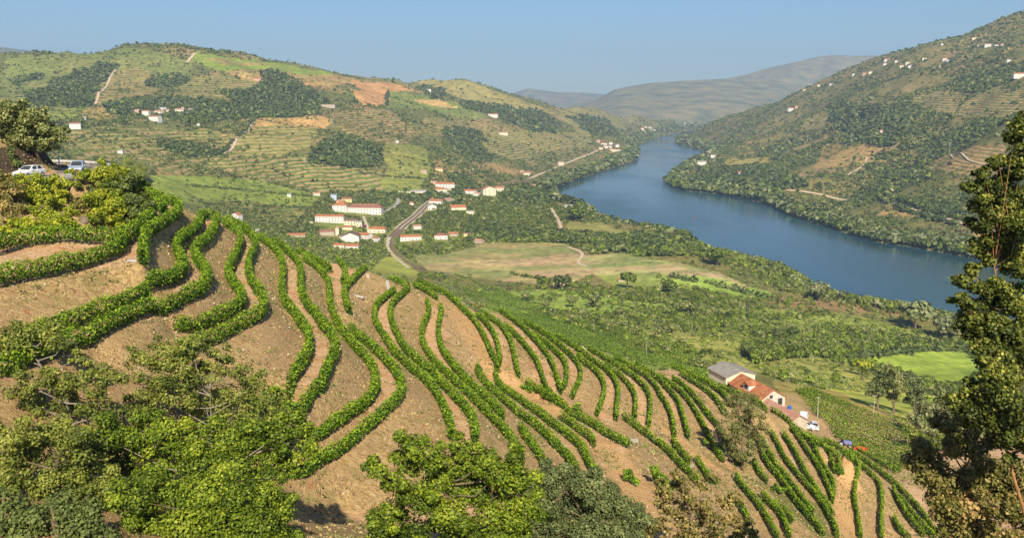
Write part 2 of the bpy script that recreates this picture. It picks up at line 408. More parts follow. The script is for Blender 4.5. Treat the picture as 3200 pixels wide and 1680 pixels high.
# river outline on the water plane
WZ = -200.0
RIV_NEAR = [(2700,905),(2576,862),(2480,836),(2390,818),(2300,796),(2200,788),(2080,765),(2050,745),(1990,712),(1900,685),(1800,660),(1740,618),(1640,598),(1560,583),(1500,562),(1485,540),(1420,522),(1385,492),(1393,474),(1440,455),(1500,435),(1560,414),(1600,402),(1606,382),(1598,367),(1625,355),(1680,338),(1740,328),(1800,323),(1860,321)]
RIV_FAR = [(1870,315),(1800,319),(1762,331),(1725,344),(1697,352),(1705,364),(1745,372),(1786,386),(1765,400),(1725,420),(1682,450),(1676,463),(1725,480),(1785,486),(1850,494),(1920,510),(2000,546),(2100,577),(2200,607),(2300,622),(2400,640),(2450,650),(2576,672),(2700,690)]
rv = np.array(RIV_NEAR + RIV_FAR, float) * DS
uR, tR = ray(rv[:, 0], rv[:, 1]); RIV = np.stack([uR * WZ / tR, WZ / tR], 1)
def inside(X, Y, P):
    c = np.zeros(X.shape, bool); n = len(P); j = n - 1
    for i in range(n):
        xi, yi = P[i]; xj, yj = P[j]
        if yi != yj:
            m = ((yi > Y) != (yj > Y)) & (X < (xj - xi) * (Y - yi) / (yj - yi) + xi); c ^= m
        j = i
    return c
def seg_dist(X, Y, P, closed=True):
    d = np.full(X.shape, 1e9); n = len(P)
    for i in range(n if closed else n - 1):
        a = P[i]; b = P[(i+1) % n]; ab = b - a; L = (ab**2).sum() + 1e-9
        t = np.clip(((X - a[0]) * ab[0] + (Y - a[1]) * ab[1]) / L, 0, 1)
        d = np.minimum(d, np.hypot(X - a[0] - t*ab[0], Y - a[1] - t*ab[1]))
    return d

ug = np.concatenate([np.linspace(-1.0, -0.66, 35)[:-1], np.linspace(-0.66, 0.66, 1050), np.linspace(0.66, 1.0, 35)[1:]])
yg = np.concatenate([np.arange(1.5, 30, 1.5), np.arange(30, 200, 0.36), np.exp(np.linspace(math.log(200), math.log(7500), 640))])
NU, NY = len(ug), len(yg)
UU, YY = np.meshgrid(ug, yg, indexing='ij'); XX = UU * YY
ZZ = np.zeros_like(XX)
mN = YY < 320
ZZ[mN] = near_z(XX[mN], YY[mN])
# far field evaluated on a coarser net of the same (u, ln Y) plane
uc = np.linspace(-1.0, 1.0, 401); lc = np.linspace(math.log(180), math.log(7600), 360)
cu, cl = np.meshgrid(uc, lc, indexing='ij')
TC = rbf_eval(fitF, np.stack([cu.ravel(), cl.ravel()], 1)).reshape(cu.shape)
def far_z(U, Y):
    fx = np.clip((U + 1.0) / (uc[1]-uc[0]), 0, 399.999); fy = np.clip((np.log(Y) - lc[0]) / (lc[1]-lc[0]), 0, 358.999)
    i = fx.astype(int); j = fy.astype(int); a = fx - i; b = fy - j
    return (TC[i, j]*(1-a)*(1-b) + TC[i+1, j]*a*(1-b) + TC[i, j+1]*(1-a)*b + TC[i+1, j+1]*a*b) * Y
mF = YY > 205
zf = far_z(UU[mF], YY[mF])
wgt = np.clip((YY[mF] - 210) / 90, 0, 1); wgt = wgt*wgt*(3-2*wgt)
zf = ZZ[mF] * (1 - wgt) + zf * wgt
Xf, Yf = XX[mF], YY[mF]
amp = np.clip((zf + 178) / 60, 0, 1) * np.clip((Yf - 700) / 900, 0, 1)
rid = 1 - np.abs(2 * fbm(Xf, Yf, 420, 11, 4) - 1)
zf = zf + amp * ((rid - .75) * 46 + (fbm(Xf, Yf, 150, 31, 3) - .5) * 22 + (fbm(Xf, Yf, 45, 41, 2) - .5) * 5)
dr = seg_dist(Xf, Yf, RIV); ins = inside(Xf, Yf, RIV)
lo = WZ + 0.8 + np.minimum(dr * 0.05, 4.0); hi = WZ + 1.2 + dr * 0.55
zf = np.where(ins, WZ - 0.4 - np.minimum(dr * .2, 3), np.minimum(np.maximum(zf, lo), hi))
ZZ[mF] = zf
# small roughness of the near ground
mN2 = YY < 210
ZZ[mN2] += (fbm(XX[mN2], YY[mN2], 1.6, 5, 2) - .5) * 0.22
TT = ZZ / YY
TMAX = np.maximum.accumulate(TT, axis=1)
def ground(X, Y):
    u = np.asarray(X, float) / np.asarray(Y, float)
    i = np.clip(np.searchsorted(ug, u) - 1, 0, NU - 2); a = (u - ug[i]) / (ug[i+1] - ug[i])
    j = np.clip(np.searchsorted(yg, Y) - 1, 0, NY - 2); b = (Y - yg[j]) / (yg[j+1] - yg[j])
    return ZZ[i, j]*(1-a)*(1-b) + ZZ[i+1, j]*a*(1-b) + ZZ[i, j+1]*(1-a)*b + ZZ[i+1, j+1]*a*b
def hit(px, py):
    """where the sight line through a photograph pixel meets the ground"""
    u, t = ray(px, py); i = int(np.clip(round(float(np.interp(u, ug, np.arange(NU)))), 0, NU - 1))
    j = int(np.argmax(TMAX[i] >= t)) if TMAX[i, -1] >= t else NY - 1
    if j > 0:
        t0, t1 = TT[i, j-1], TT[i, j]; f = 0 if t1 == t0 else float(np.clip((t - t0) / (t1 - t0), 0, 1))
        Y = yg[j-1] + f * (yg[j] - yg[j-1])
    else: Y = yg[0]
    X = u * Y
    return float(X), float(Y), float(ground(X, Y))
def hitD(x, y): return hit(x * DS, y * DS)
# ------------------------------------------------------------------ what grows where (outlines in D pixels, carried onto the ground)
PX, PY = project(XX, YY, ZZ); DX, DY = PX / DS, PY / DS
_w = np.where(YY > 900, 1.0, .45)
DX = DX + _w * (fbm(XX, YY, 110, 401, 3) - .5) * 46; DY = DY + _w * (fbm(XX, YY, 110, 411, 3) - .5) * 24
farm = YY > 205
bc = np.zeros((NU, NY, 3)); terr = np.zeros((NU, NY)); dens = np.where(DX > 1690, 1.25, .62) * (YY > 250); rowm = np.zeros((NU, NY))
n1 = fbm(XX, YY, 260, 61, 4); n2 = fbm(XX, YY, 70, 71, 3); n3 = fbm(XX, YY, 900, 81, 3)
scrub = np.array([.145, .155, .045]); dry = np.array([.33, .22, .10]); grn = np.array([.18, .21, .045]); red = np.array([.38, .22, .12])
m = np.clip((n1 * .6 + n2 * .4 - .42) * 7, 0, 1)[..., None]
bc[:] = scrub * (1 - m) + (dry * .55 + grn * .45) * m
m2 = np.clip((n2 - .65) * 6, 0, .7)[..., None]; bc = bc * (1 - m2) + red * m2
bc *= (0.85 + .3 * n3)[..., None]
terr[:] = np.clip((n3 - .42) * 3, 0, .6)
def P(s): return np.array([float(v) for v in s.split()]).reshape(-1, 2)
def area(s, ymin, ymax):
    return inside(DX, DY, P(s)) & (YY > ymin) & (YY < ymax)
# outline, nearest, farthest, colour, how strongly, terraces, plant density, vine rows
AREAS = [
 ("0 138 350 128 480 150 480 195 330 205 150 245 0 262", 1500, 3500, (.13,.19,.06), .6, .25, .12, 0),
 ("480 134 600 143 720 163 845 189 700 194 560 184 478 152", 1800, 3300, (.17,.24,.05), .9, .05, .0, 0),
 ("510 151 640 156 700 166 560 166", 1800, 3300, (.27,.19,.11), .7, 0, 0, 0),
 ("620 176 845 190 1000 206 1010 222 900 212 760 212 640 200 560 188", 1500, 3400, (.31,.22,.13), .8, 0, .02, 0),
 ("880 205 1005 208 1042 230 975 229 970 266 905 262 900 228", 1500, 3400, (.42,.24,.15), .9, 0, .0, 0),
 ("975 228 1090 240 1150 260 1232 292 1200 303 1100 282 972 268", 1500, 3600, (.14,.19,.06), .8, .1, .04, 0),
 ("1025 252 1110 245 1165 276 1120 270", 1500, 3600, (.46,.32,.18), .9, 0, 0, 0),
 ("1020 203 1160 200 1260 232 1345 262 1400 280 1300 275 1200 262 1100 228", 2300, 4200, (.28,.25,.12), .85, 0, .06, 0),
 ("0 0 0 0 0 0", 0, 0, (0,0,0), 0, 0, 0, 0),
 ("250 180 335 168 470 195 400 230 300 262 245 262", 1500, 2700, (.24,.20,.10), .6, .6, .1, 0),
 ("480 190 680 200 640 250 480 250 430 225", 1400, 2700, (.17,.20,.07), .5, .6, .2, 0),
 ("110 272 260 265 250 300 120 300", 1000, 2300, (.18,.23,.06), .7, .1, .05, 0),
 ("235 255 280 285 290 300 235 305 200 285", 1000, 2300, (.33,.22,.13), .7, 0, .05, 0),
 ("650 296 800 290 835 306 820 322 700 322 600 345", 1200, 2400, (.42,.27,.15), .8, .1, .1, 0),
 ("640 318 800 318 785 372 700 392 556 392", 1100, 2300, (.23,.24,.09), .85, .8, .10, 0),
 ("180 322 640 322 560 398 480 440 350 425 160 385", 900, 2300, (.17,.20,.07), .6, .75, .28, 0),
 ("560 392 790 395 900 422 1060 442 1060 484 800 484 700 455 520 425", 1000, 2300, (.16,.22,.06), .9, 1.0, .06, 0),
 ("972 365 1075 362 1088 430 1050 478 960 478 965 400", 1200, 2400, (.19,.22,.07), .85, .15, .04, 0),
 ("1090 405 1240 405 1340 430 1300 462 1100 470", 1300, 2800, (.29,.20,.12), .6, .2, .55, 0),
 ("1180 330 1470 332 1485 362 1310 398 1200 380", 1700, 4200, (.18,.21,.08), .7, .8, .12, 0),
 ("1060 300 1260 310 1200 350 1080 350", 1500, 3400, (.20,.20,.09), .6, .7, .25, 0),
 ("830 280 980 270 1060 340 1000 370 860 340", 1400, 2900, (.22,.18,.09), .5, .8, .35, 0),
 ("1400 262 1540 260 1640 275 1560 330 1450 335", 2500, 6200, (.21,.22,.10), .6, .5, .10, 0),
 ("380 440 480 448 640 452 760 478 810 495 795 518 640 520 480 512 400 480", 700, 1500, (.20,.26,.06), .9, .1, .03, 1),
 ("750 540 1000 480 1180 460 1300 470 1300 600 1180 600 950 690 880 640", 700, 1800, (.15, .20, .06), .6, 0, 1.15, 0),
 ("480 510 800 520 840 545 700 545 560 530", 600, 1500, (.22,.20,.09), .5, .5, .25, 1),
 ("1000 500 1130 490 1150 520 1040 545", 700, 1800, (.27,.22,.14), .5, 0, .2, 0),
 ("920 690 960 650 1000 640 1060 690 1040 700", 300, 1600, (.19,.22,.06), .9, 0, .0, 0),
 ("1032 640 1120 640 1240 610 1420 611 1452 628 1465 660 1500 682 1420 722 1200 700 1075 680", 500, 1600, (.27,.235,.14), .95, .0, .0, 0),
 ("1470 640 1560 636 1620 640 1800 680 1890 722 1860 735 1700 705 1500 692 1460 662", 500, 1500, (.26,.26,.15), .9, 0, .0, 0),
 ("1640 690 1760 690 1945 735 1930 752 1840 745 1690 712", 500, 1400, (.17,.26,.06), .9, 0, .0, 0),
 ("1290 600 1500 600 1500 612 1280 612", 700, 1600, (.20,.26,.07), .7, 0, .3, 0),
 ("1425 556 1500 560 1600 588 1590 604 1420 588", 700, 1700, (.27,.25,.11), .9, 0, .0, 2),
 ("1190 515 1370 500 1400 560 1380 605 1180 600", 700, 1800, (.15,.20,.06), .7, 0, .62, 0),
 ("1500 690 1700 690 1760 740 1560 730", 400, 1300, (.17,.22,.06), .7, 0, .3, 0),
 ("1190 735 1400 728 1560 752 1700 770 1500 790 1300 770", 300, 1300, (.18,.26,.06), .9, 0, .12, 0),
 ("1150 720 1260 760 1480 830 1700 905 1900 980 1950 1000 1700 950 1400 860 1200 790", 205, 700, (.15,.20,.055), .95, 0, .02, 0),
 ("1550 830 1800 830 2100 900 2330 990 2250 1010 2000 950 1700 900", 205, 800, (.24,.25,.09), .8, 0, .45, 0),
 ("1800 770 2150 790 2400 860 2400 890 2100 880 1850 850", 300, 1000, (.17,.21,.06), .8, 0, .45, 0),
 ("2150 900 2230 888 2330 880 2430 885 2470 925 2430 978 2330 960 2240 930", 300, 1200, (.22,.30,.06), 1, 0, .0, 3),
 ("2070 975 2200 985 2400 1000 2420 1030 2300 1060 2150 1010", 205, 900, (.27,.30,.08), .9, 0, .1, 0),
 ("1940 955 2110 985 2290 1080 2360 1160 2300 1200 2180 1170 2050 1090 1985 1040", 205, 420, (.20,.17,.07), .9, 0, 0, 0),
 ("2290 232 2576 225 2576 300 2400 290 2300 262", 1500, 3200, (.20,.22,.09), .6, 1.0, .15, 0),
 ("2390 372 2530 362 2530 440 2440 440 2320 420", 900, 2500, (.33,.22,.13), .8, 1.0, .1, 0),
 ("2080 366 2250 350 2190 412 2040 425", 900, 3200, (.30,.21,.12), .75, .2, .25, 0),
 ("1820 398 1950 392 1930 412 1830 418", 900, 3400, (.28,.25,.10), .8, 0, .05, 0),
 ("2020 300 2120 290 2110 318 2010 330", 900, 4200, (.24,.24,.11), .8, .9, .1, 0),
 ("2450 565 2520 585 2500 640 2420 625 2430 600", 700, 1700, (.38,.27,.15), .9, 0, .1, 0),
 ("2250 505 2300 510 2320 545 2200 540", 900, 1900, (.32,.22,.13), .7, 0, .3, 0),
]
far_n = .72 + .8 * fbm(XX, YY, 35, 91, 3)
for s, y0, y1, c, k, tr, dn, rw in AREAS:
    a = area(s, y0, y1)
    bc[a] = bc[a] * (1 - k) + np.array((c[0] * 1.16, c[1] * 1.08, c[2] * .72)) * (far_n[a] * np.where(YY[a] < 1000, 1.4, 1.08))[:, None] * k
    terr[a] = tr; dens[a] = dn; rowm[a] = rw
# dry soil streaks in the big stubble field
a = area("1032 640 1120 640 1240 610 1420 611 1452 628 1465 660 1500 682 1420 722 1200 700 1075 680", 500, 1600) | area("1470 640 1560 636 1620 640 1800 680 1890 722 1860 735 1700 705 1500 692 1460 662", 500, 1500)
sk = np.clip((fbm(XX * .5, YY * 1.5, 34, 301, 5) - .47) * 7, 0, 1); sg = np.clip((fbm(XX * .6, YY * 1.5, 45, 311, 4) - .5) * 7, 0, 1)
bc[a] = bc[a] * (1 - .6 * sk[a][:, None]) + np.array((.50, .32, .20)) * .6 * sk[a][:, None]
bc[a] = bc[a] * (1 - .7 * sg[a][:, None]) + np.array((.20, .26, .07)) * .7 * sg[a][:, None]
WOODS = [("60 250 130 200 200 180 290 150 292 182 246 222 236 262 80 264", 1500, 3000), ("372 218 385 190 450 182 478 200 450 222", 1500, 3000), ("640 290 600 262 560 235 640 228 650 205 680 178 735 196 800 232 838 260 790 288", 1300, 2900),
         ("776 412 800 372 860 338 905 352 965 375 962 402 900 422", 1200, 2500), ("270 292 265 262 330 243 480 248 640 262 640 296 480 305 350 290", 1200, 2600), ("1052 214 1120 222 1132 242 1085 242", 2000, 4200),
         ("1150 262 1260 266 1380 284 1420 330 1340 335 1260 298", 1800, 4600), ("1120 322 1200 332 1250 400 1180 408 1135 370", 1300, 3400), ("1430 290 1520 300 1570 340 1500 345", 2200, 5200),
         ("30 195 100 178 105 195 40 215", 1500, 3300), ("480 395 400 360 420 345 560 380 540 400", 900, 2200), ("1000 505 1120 478 1070 465 1150 470 1130 440 1180 440 1200 480 1150 500", 1200, 2200),
         ("1250 475 1400 470 1395 500 1300 505", 900, 2400), ("1180 560 1560 600 1560 610 1180 608", 700, 1600), ("1560 585 1720 610 1740 640 1560 635 1420 590", 600, 1600), ("2090 250 2300 300 2250 370 2100 330", 1200, 3500),
         ("2200 480 2420 520 2400 560 2250 520", 900, 1900), ("1750 430 1900 420 2050 470 1900 480 1760 475", 1000, 3000), ("1870 880 2080 900 2300 860 2400 880 2100 890 1900 910", 205, 1200)]
wood = np.zeros((NU, NY), bool)
for s, y0, y1 in WOODS: wood |= area(s, y0, y1)
dens[wood] = 1.6; terr[wood] = 0; bc[wood] = np.array((.095, .11, .045)) * far_n[wood][:, None]
# near ground kept for the shader that tells paths from banks
nearw = np.clip((275 - YY) / 50, 0, 1)
wgrass = ((YY < 240) & inside(DX, DY, P("1780 1160 2120 1290 2160 1352 2060 1352 1930 1230"))) | inside(DX, DY, P("1500 1190 1620 1230 1700 1352 1560 1352")) & (YY < 120)
# sandy soil tracks worn over the terraces (photograph pixels)
def trackmask(pts, w):
    q = []
    for (x, y) in pts:
        X, Y, Z = hit(x, y); q.append((X, Y))
    q = resample(smooth_path(q, 2), 2.0); a = YY < 230; d = np.full(XX.shape, 1e9); d[a] = seg_dist(XX[a], YY[a], q, False)
    return np.clip((w - d) / 1.2 + .5, 0, 1)
TRACKS = [([(1275, 905), (1345, 925), (1400, 960), (1460, 1020), (1520, 1110), (1575, 1165), (1640, 1220), (1740, 1285)], 2.6), ([(1290, 915), (1370, 935)], 2.0), ([(1840, 1370), (1900, 1420), (1970, 1500), (2040, 1600), (2080, 1680)], 2.8),
          ([(2590, 1405), (2640, 1450), (2665, 1490), (2640, 1560), (2640, 1680)], 2.2), ([(1770, 1260), (1830, 1310)], 1.6), ([(2090, 1350), (2200, 1440)], 1.5)]
trk = np.zeros_like(XX)
for pts, w in TRACKS: trk = np.maximum(trk, trackmask(pts, w))

# ------------------------------------------------------------------ ground material
def add_attr(me, name, arr, kind='FLOAT'):
    at = me.attributes.new(name, kind, 'POINT')
    if kind == 'FLOAT': at.data.foreach_set('value', np.ascontiguousarray(arr, np.float32).ravel())
    else:
        c = np.ones((arr.size // 3, 4), np.float32); c[:, :3] = arr.reshape(-1, 3); at.data.foreach_set('color', c.ravel())
gm, nt, bs, out = new_mat('ground')
N = nt.nodes.new; L = nt.links.new
def attr(n): a = N('ShaderNodeAttribute'); a.attribute_name = n; return a
def nz(scale, detail=5, rough=.62, vec=None):
    t = N('ShaderNodeTexNoise'); t.inputs['Scale'].default_value = scale; t.inputs['Detail'].default_value = detail; t.inputs['Roughness'].default_value = rough
    L((vec or pos).outputs[0], t.inputs['Vector']); return t
def ramp(src, stops):
    r = N('ShaderNodeValToRGB'); cr = r.color_ramp
    cr.elements[0].position, cr.elements[0].color = stops[0][0], (*stops[0][1], 1)
    cr.elements[1].position, cr.elements[1].color = stops[-1][0], (*stops[-1][1], 1)
    for p_, c_ in stops[1:-1]: e = cr.elements.new(p_); e.color = (*c_, 1)
    L(src, r.inputs['Fac']); return r
def mix(f, a, b, mode='MIX'):
    x = N('ShaderNodeMix'); x.data_type = 'RGBA'; x.blend_type = mode
    if isinstance(f, float): x.inputs[0].default_value = f
    else: L(f, x.inputs[0])
    for i, v in ((6, a), (7, b)):
        if isinstance(v, tuple): x.inputs[i].default_value = (*v, 1)
        else: L(v, x.inputs[i])
    return x.outputs[2]
def mth(op, a, b=None, clamp=False):
    x = N('ShaderNodeMath'); x.operation = op; x.use_clamp = clamp
    for i, v in ((0, a), (1, b)):
        if v is None: continue
        if isinstance(v, (int, float)): x.inputs[i].default_value = v
        else: L(v, x.inputs[i])
    return x.outputs[0]
geo = N('ShaderNodeNewGeometry')
class _P: pass
pos = _P(); pos.outputs = [geo.outputs['Position']]
sep = N('ShaderNodeSeparateXYZ'); L(geo.outputs['Position'], sep.inputs[0])
sepn = N('ShaderNodeSeparateXYZ'); L(geo.outputs['Normal'], sepn.inputs[0])
# near: paths, banks
g1, g2, g3, g4 = nz(.35), nz(2.2), nz(9, 3), nz(.09, 3)
path_c = ramp(g2.outputs['Fac'], [(.3, (.60, .36, .18)), (.5, (.75, .49, .27)), (.72, (.86, .64, .40))]).outputs[0]
path_c = mix(mth('MULTIPLY', ramp(g1.outputs['Fac'], [(.48, (0,0,0)), (.64, (1,1,1))]).outputs[0], .5), path_c, (.62, .26, .11))
bank_c = ramp(g2.outputs['Fac'], [(.27, (.16, .095, .045)), (.39, (.45, .29, .135)), (.56, (.60, .42, .195)), (.74, (.76, .58, .30))]).outputs[0]
bank_c = mix(mth('MULTIPLY', ramp(g1.outputs['Fac'], [(.52, (0,0,0)), (.68, (1,1,1))]).outputs[0], .55), bank_c, (.26, .23, .07))
bank_c = mix(mth('MULTIPLY', ramp(g4.outputs['Fac'], [(.5, (0,0,0)), (.6, (1,1,1))]).outputs[0], .5), bank_c, (.47, .31, .17))
spk = ramp(g3.outputs['Fac'], [(.62, (0,0,0)), (.72, (1,1,1))]).outputs[0]
bank_c = mix(mth('MULTIPLY', spk, .55), bank_c, (.13, .10, .065))
rd = nz(.8, 4); bank_c = mix(mth('MULTIPLY', ramp(rd.outputs['Fac'], [(.60, (0,0,0)), (.70, (1,1,1))]).outputs[0], .8), bank_c, (.56, .21, .09))
flat = ramp(mth('ADD', sepn.outputs['Z'], mth('MULTIPLY', mth('SUBTRACT', g2.outputs['Fac'], .5), .05)), [(.94, (0,0,0)), (.975, (1,1,1))]).outputs[0]
near_c = mix(flat, bank_c, path_c)
near_c = mix(attr('rock_shade').outputs['Fac'], near_c, ramp(g2.outputs['Fac'], [(.3, (.07, .05, .035)), (.7, (.17, .12, .08))]).outputs[0])  # road cutting: brown rock, darkened so its shade is painted into the colour
near_c = mix(attr('wgrass').outputs['Fac'], near_c, ramp(g2.outputs['Fac'], [(.3, (.15, .17, .05)), (.7, (.24, .25, .08))]).outputs[0])
near_c = mix(attr('track').outputs['Fac'], near_c, ramp(g2.outputs['Fac'], [(.3, (.62, .36, .15)), (.7, (.78, .50, .24))]).outputs[0])
# far: painted land cover, terraces along level lines, fine mottling
f1, f2 = nz(.012, 4), nz(.09, 5, .7)
lvl = mth('FRACT', mth('ADD', mth('MULTIPLY', sep.outputs['Z'], .19), mth('MULTIPLY', f1.outputs['Fac'], 2.8)))
band = ramp(lvl, [(.0, (1,1,1)), (.36, (1,1,1)), (.46, (0,0,0)), (.9, (0,0,0)), (1., (1,1,1))]).outputs[0]
base = attr('land').outputs['Color']
tanb = mix(.7, base, (.46, .29, .16)); grnb = mix(.6, base, (.10, .135, .03))
strip = mix(band, grnb, tanb)
far_c = mix(attr('terr').outputs['Fac'], base, strip)
far_c = mix(1.0, far_c, ramp(f2.outputs['Fac'], [(.3, (.45, .52, .45)), (.52, (1.0, 1.0, 1.0)), (.72, (1.5, 1.38, 1.3))]).outputs[0], 'MULTIPLY')
wv = N('ShaderNodeTexWave'); wv.inputs['Scale'].default_value = .115; wv.inputs['Distortion'].default_value = 1.2; wv.inputs['Detail'].default_value = 2
rot = N('ShaderNodeMapping'); rot.inputs['Rotation'].default_value = (0, 0, 1.05); L(geo.outputs['Position'], rot.inputs[0]); L(rot.outputs[0], wv.inputs['Vector'])
far_c = mix(mth('MULTIPLY', mth('MINIMUM', attr('rows').outputs['Fac'], 1.0), ramp(wv.outputs['Fac'], [(.35, (0,0,0)), (.65, (.5,.5,.5))]).outputs[0]), far_c, (.12, .20, .04))
colr = mix(attr('nearw').outputs['Fac'], far_c, near_c)
L(colr, bs.inputs['Base Color']); bs.inputs['Roughness'].default_value = .95; bs.inputs['Specular IOR Level'].default_value = .1
bp = N('ShaderNodeBump'); bp.inputs['Distance'].default_value = .5; L(attr('nearw').outputs['Fac'], bp.inputs['Strength']); L(nz(3.2, 6, .7).outputs['Fac'], bp.inputs['Height']); L(bp.outputs['Normal'], bs.inputs['Normal'])
idx = np.arange(NU * NY).reshape(NU, NY)
faces = np.stack([idx[:-1, :-1], idx[1:, :-1], idx[1:, 1:], idx[:-1, 1:]], -1).reshape(-1, 4)
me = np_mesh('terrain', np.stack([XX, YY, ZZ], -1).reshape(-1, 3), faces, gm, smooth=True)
add_attr(me, 'land', bc, 'FLOAT_COLOR'); add_attr(me, 'terr', terr); add_attr(me, 'rows', rowm); add_attr(me, 'nearw', nearw); add_attr(me, 'wgrass', wgrass.astype(np.float32) * .8); add_attr(me, 'track', trk); add_attr(me, 'rock_shade', ((XX < -63.4) & (XX > -74) & (YY > 95) & (YY < 131) & (ZZ < RZ + 3.6)) * 1.0)
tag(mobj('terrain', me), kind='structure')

# river
wm, nt, bs, out = new_mat('river_water')
N = nt.nodes.new; L = nt.links.new
tc = N('ShaderNodeTexCoord'); mp = N('ShaderNodeMapping'); mp.inputs['Scale'].default_value = (1, .35, 1); mp.inputs['Rotation'].default_value = (0, 0, .5); L(tc.outputs['Object'], mp.inputs[0])
t1 = N('ShaderNodeTexNoise'); t1.inputs['Scale'].default_value = .22; t1.inputs['Detail'].default_value = 5; L(mp.outputs[0], t1.inputs['Vector'])
t2 = N('ShaderNodeTexNoise'); t2.inputs['Scale'].default_value = .006; t2.inputs['Detail'].default_value = 4; L(mp.outputs[0], t2.inputs['Vector'])
r2 = N('ShaderNodeValToRGB'); r2.color_ramp.elements[0].position = .4; r2.color_ramp.elements[0].color = (.018, .062, .085, 1); r2.color_ramp.elements[1].position = .62; r2.color_ramp.elements[1].color = (.035, .095, .12, 1)
L(t2.outputs['Fac'], r2.inputs['Fac']); L(r2.outputs[0], bs.inputs['Base Color'])
bp = N('ShaderNodeBump'); bp.inputs['Strength'].default_value = .35; bp.inputs['Distance'].default_value = 1.0; L(t1.outputs['Fac'], bp.inputs['Height']); L(bp.outputs['Normal'], bs.inputs['Normal'])
mr = N('ShaderNodeMapRange'); mr.inputs[1].default_value = .35; mr.inputs[2].default_value = .65; mr.inputs[3].default_value = .06; mr.inputs[4].default_value = .30; L(t2.outputs['Fac'], mr.inputs[0]); L(mr.outputs[0], bs.inputs['Roughness']); bs.inputs['IOR'].default_value = 1.33
rr = RIV.copy()
mbv = MB(); cx = rr.mean(0)
X0, X1, Y0, Y1 = rr[:, 0].min() - 50, rr[:, 0].max() + 400, 600, rr[:, 1].max() + 300
tag(mbv.poly([(X0, Y0, WZ), (X1, Y0, WZ), (X1, Y1, WZ), (X0, Y1, WZ)], [(0, 1, 2, 3)]).build('river', wm), kind='structure')

# distant ranges, each with its own distance and depth
def rangehill(name, crest, depth, base, seed, mat, amp):
    cr = np.array(crest, float); n = 260; xs = np.linspace(cr[0, 0], cr[-1, 0], n)
    ys = np.interp(xs, cr[:, 0], cr[:, 1]); rs = np.interp(xs, cr[:, 0], cr[:, 2])
    u, t = ray(xs * DS, ys * DS); K = 60; V = []
    for k in range(K):
        f = k / (K - 1) * 2 - 1                      # -1 front foot .. 0 crest .. 1 back foot
        Y = rs + f * depth; pk = t * rs
        h = base + (pk - base) * (1 - abs(f)) ** (.8 if f < 0 else 1.0)
        X = u * Y
        h = h + (fbm(X, Y, 1500, seed, 5) - .5) * amp * (1 - (1 - abs(f)) ** 6)
        V.append(np.stack([X, Y, h], 1))
    V = np.array(V); ix = np.arange(K * n).reshape(K, n)
    fc = np.stack([ix[:-1, :-1], ix[:-1, 1:], ix[1:, 1:], ix[1:, :-1]], -1).reshape(-1, 4)
    tag(mobj(name, np_mesh(name, V.reshape(-1, 3), fc, mat, smooth=True)), kind='structure')
hm = noise_mat('distant_hill', (.08, .11, .07), (.34, .28, .13), .006, detail=10, c3=(.55, .38, .24))
hm2 = noise_mat('distant_wooded_hill', (.06, .075, .04), (.14, .14, .08), .004, detail=8)
rangehill('hills', [(1440,262,8600),(1500,250,8600),(1545,224,8700),(1600,213,8800),(1640,207,8800),(1700,203,8800),(1760,199,8800),(1830,196,8900),(1900,200,9000),(2050,215,9000),(2250,240,9000)], 2300, -190, 501, hm, 160)
rangehill('hills', [(1780,230,10500),(1830,196,10500),(1880,185,10500),(1930,170,10500),(2000,155,10600),(2050,143,10800),(2090,138,10800),(2150,140,10900),(2210,139,11000),(2280,136,11000),(2400,150,11000)], 1500, -150, 511, hm, 160)
rangehill('hills', [(1180,262,12500),(1240,243,12500),(1290,234,12500),(1330,222,12500),(1370,228,12500),(1420,233,12500),(1470,232,12800),(1530,238,12800),(1620,245,12500)], 1500, -150, 521, hm, 120)
rangehill('hills', [(-500,110,7800),(-100,113,7800),(10,118,7800),(60,124,7800),(110,131,7800),(200,134,7900),(330,146,8000)], 900, -100, 531, hm2, 90)
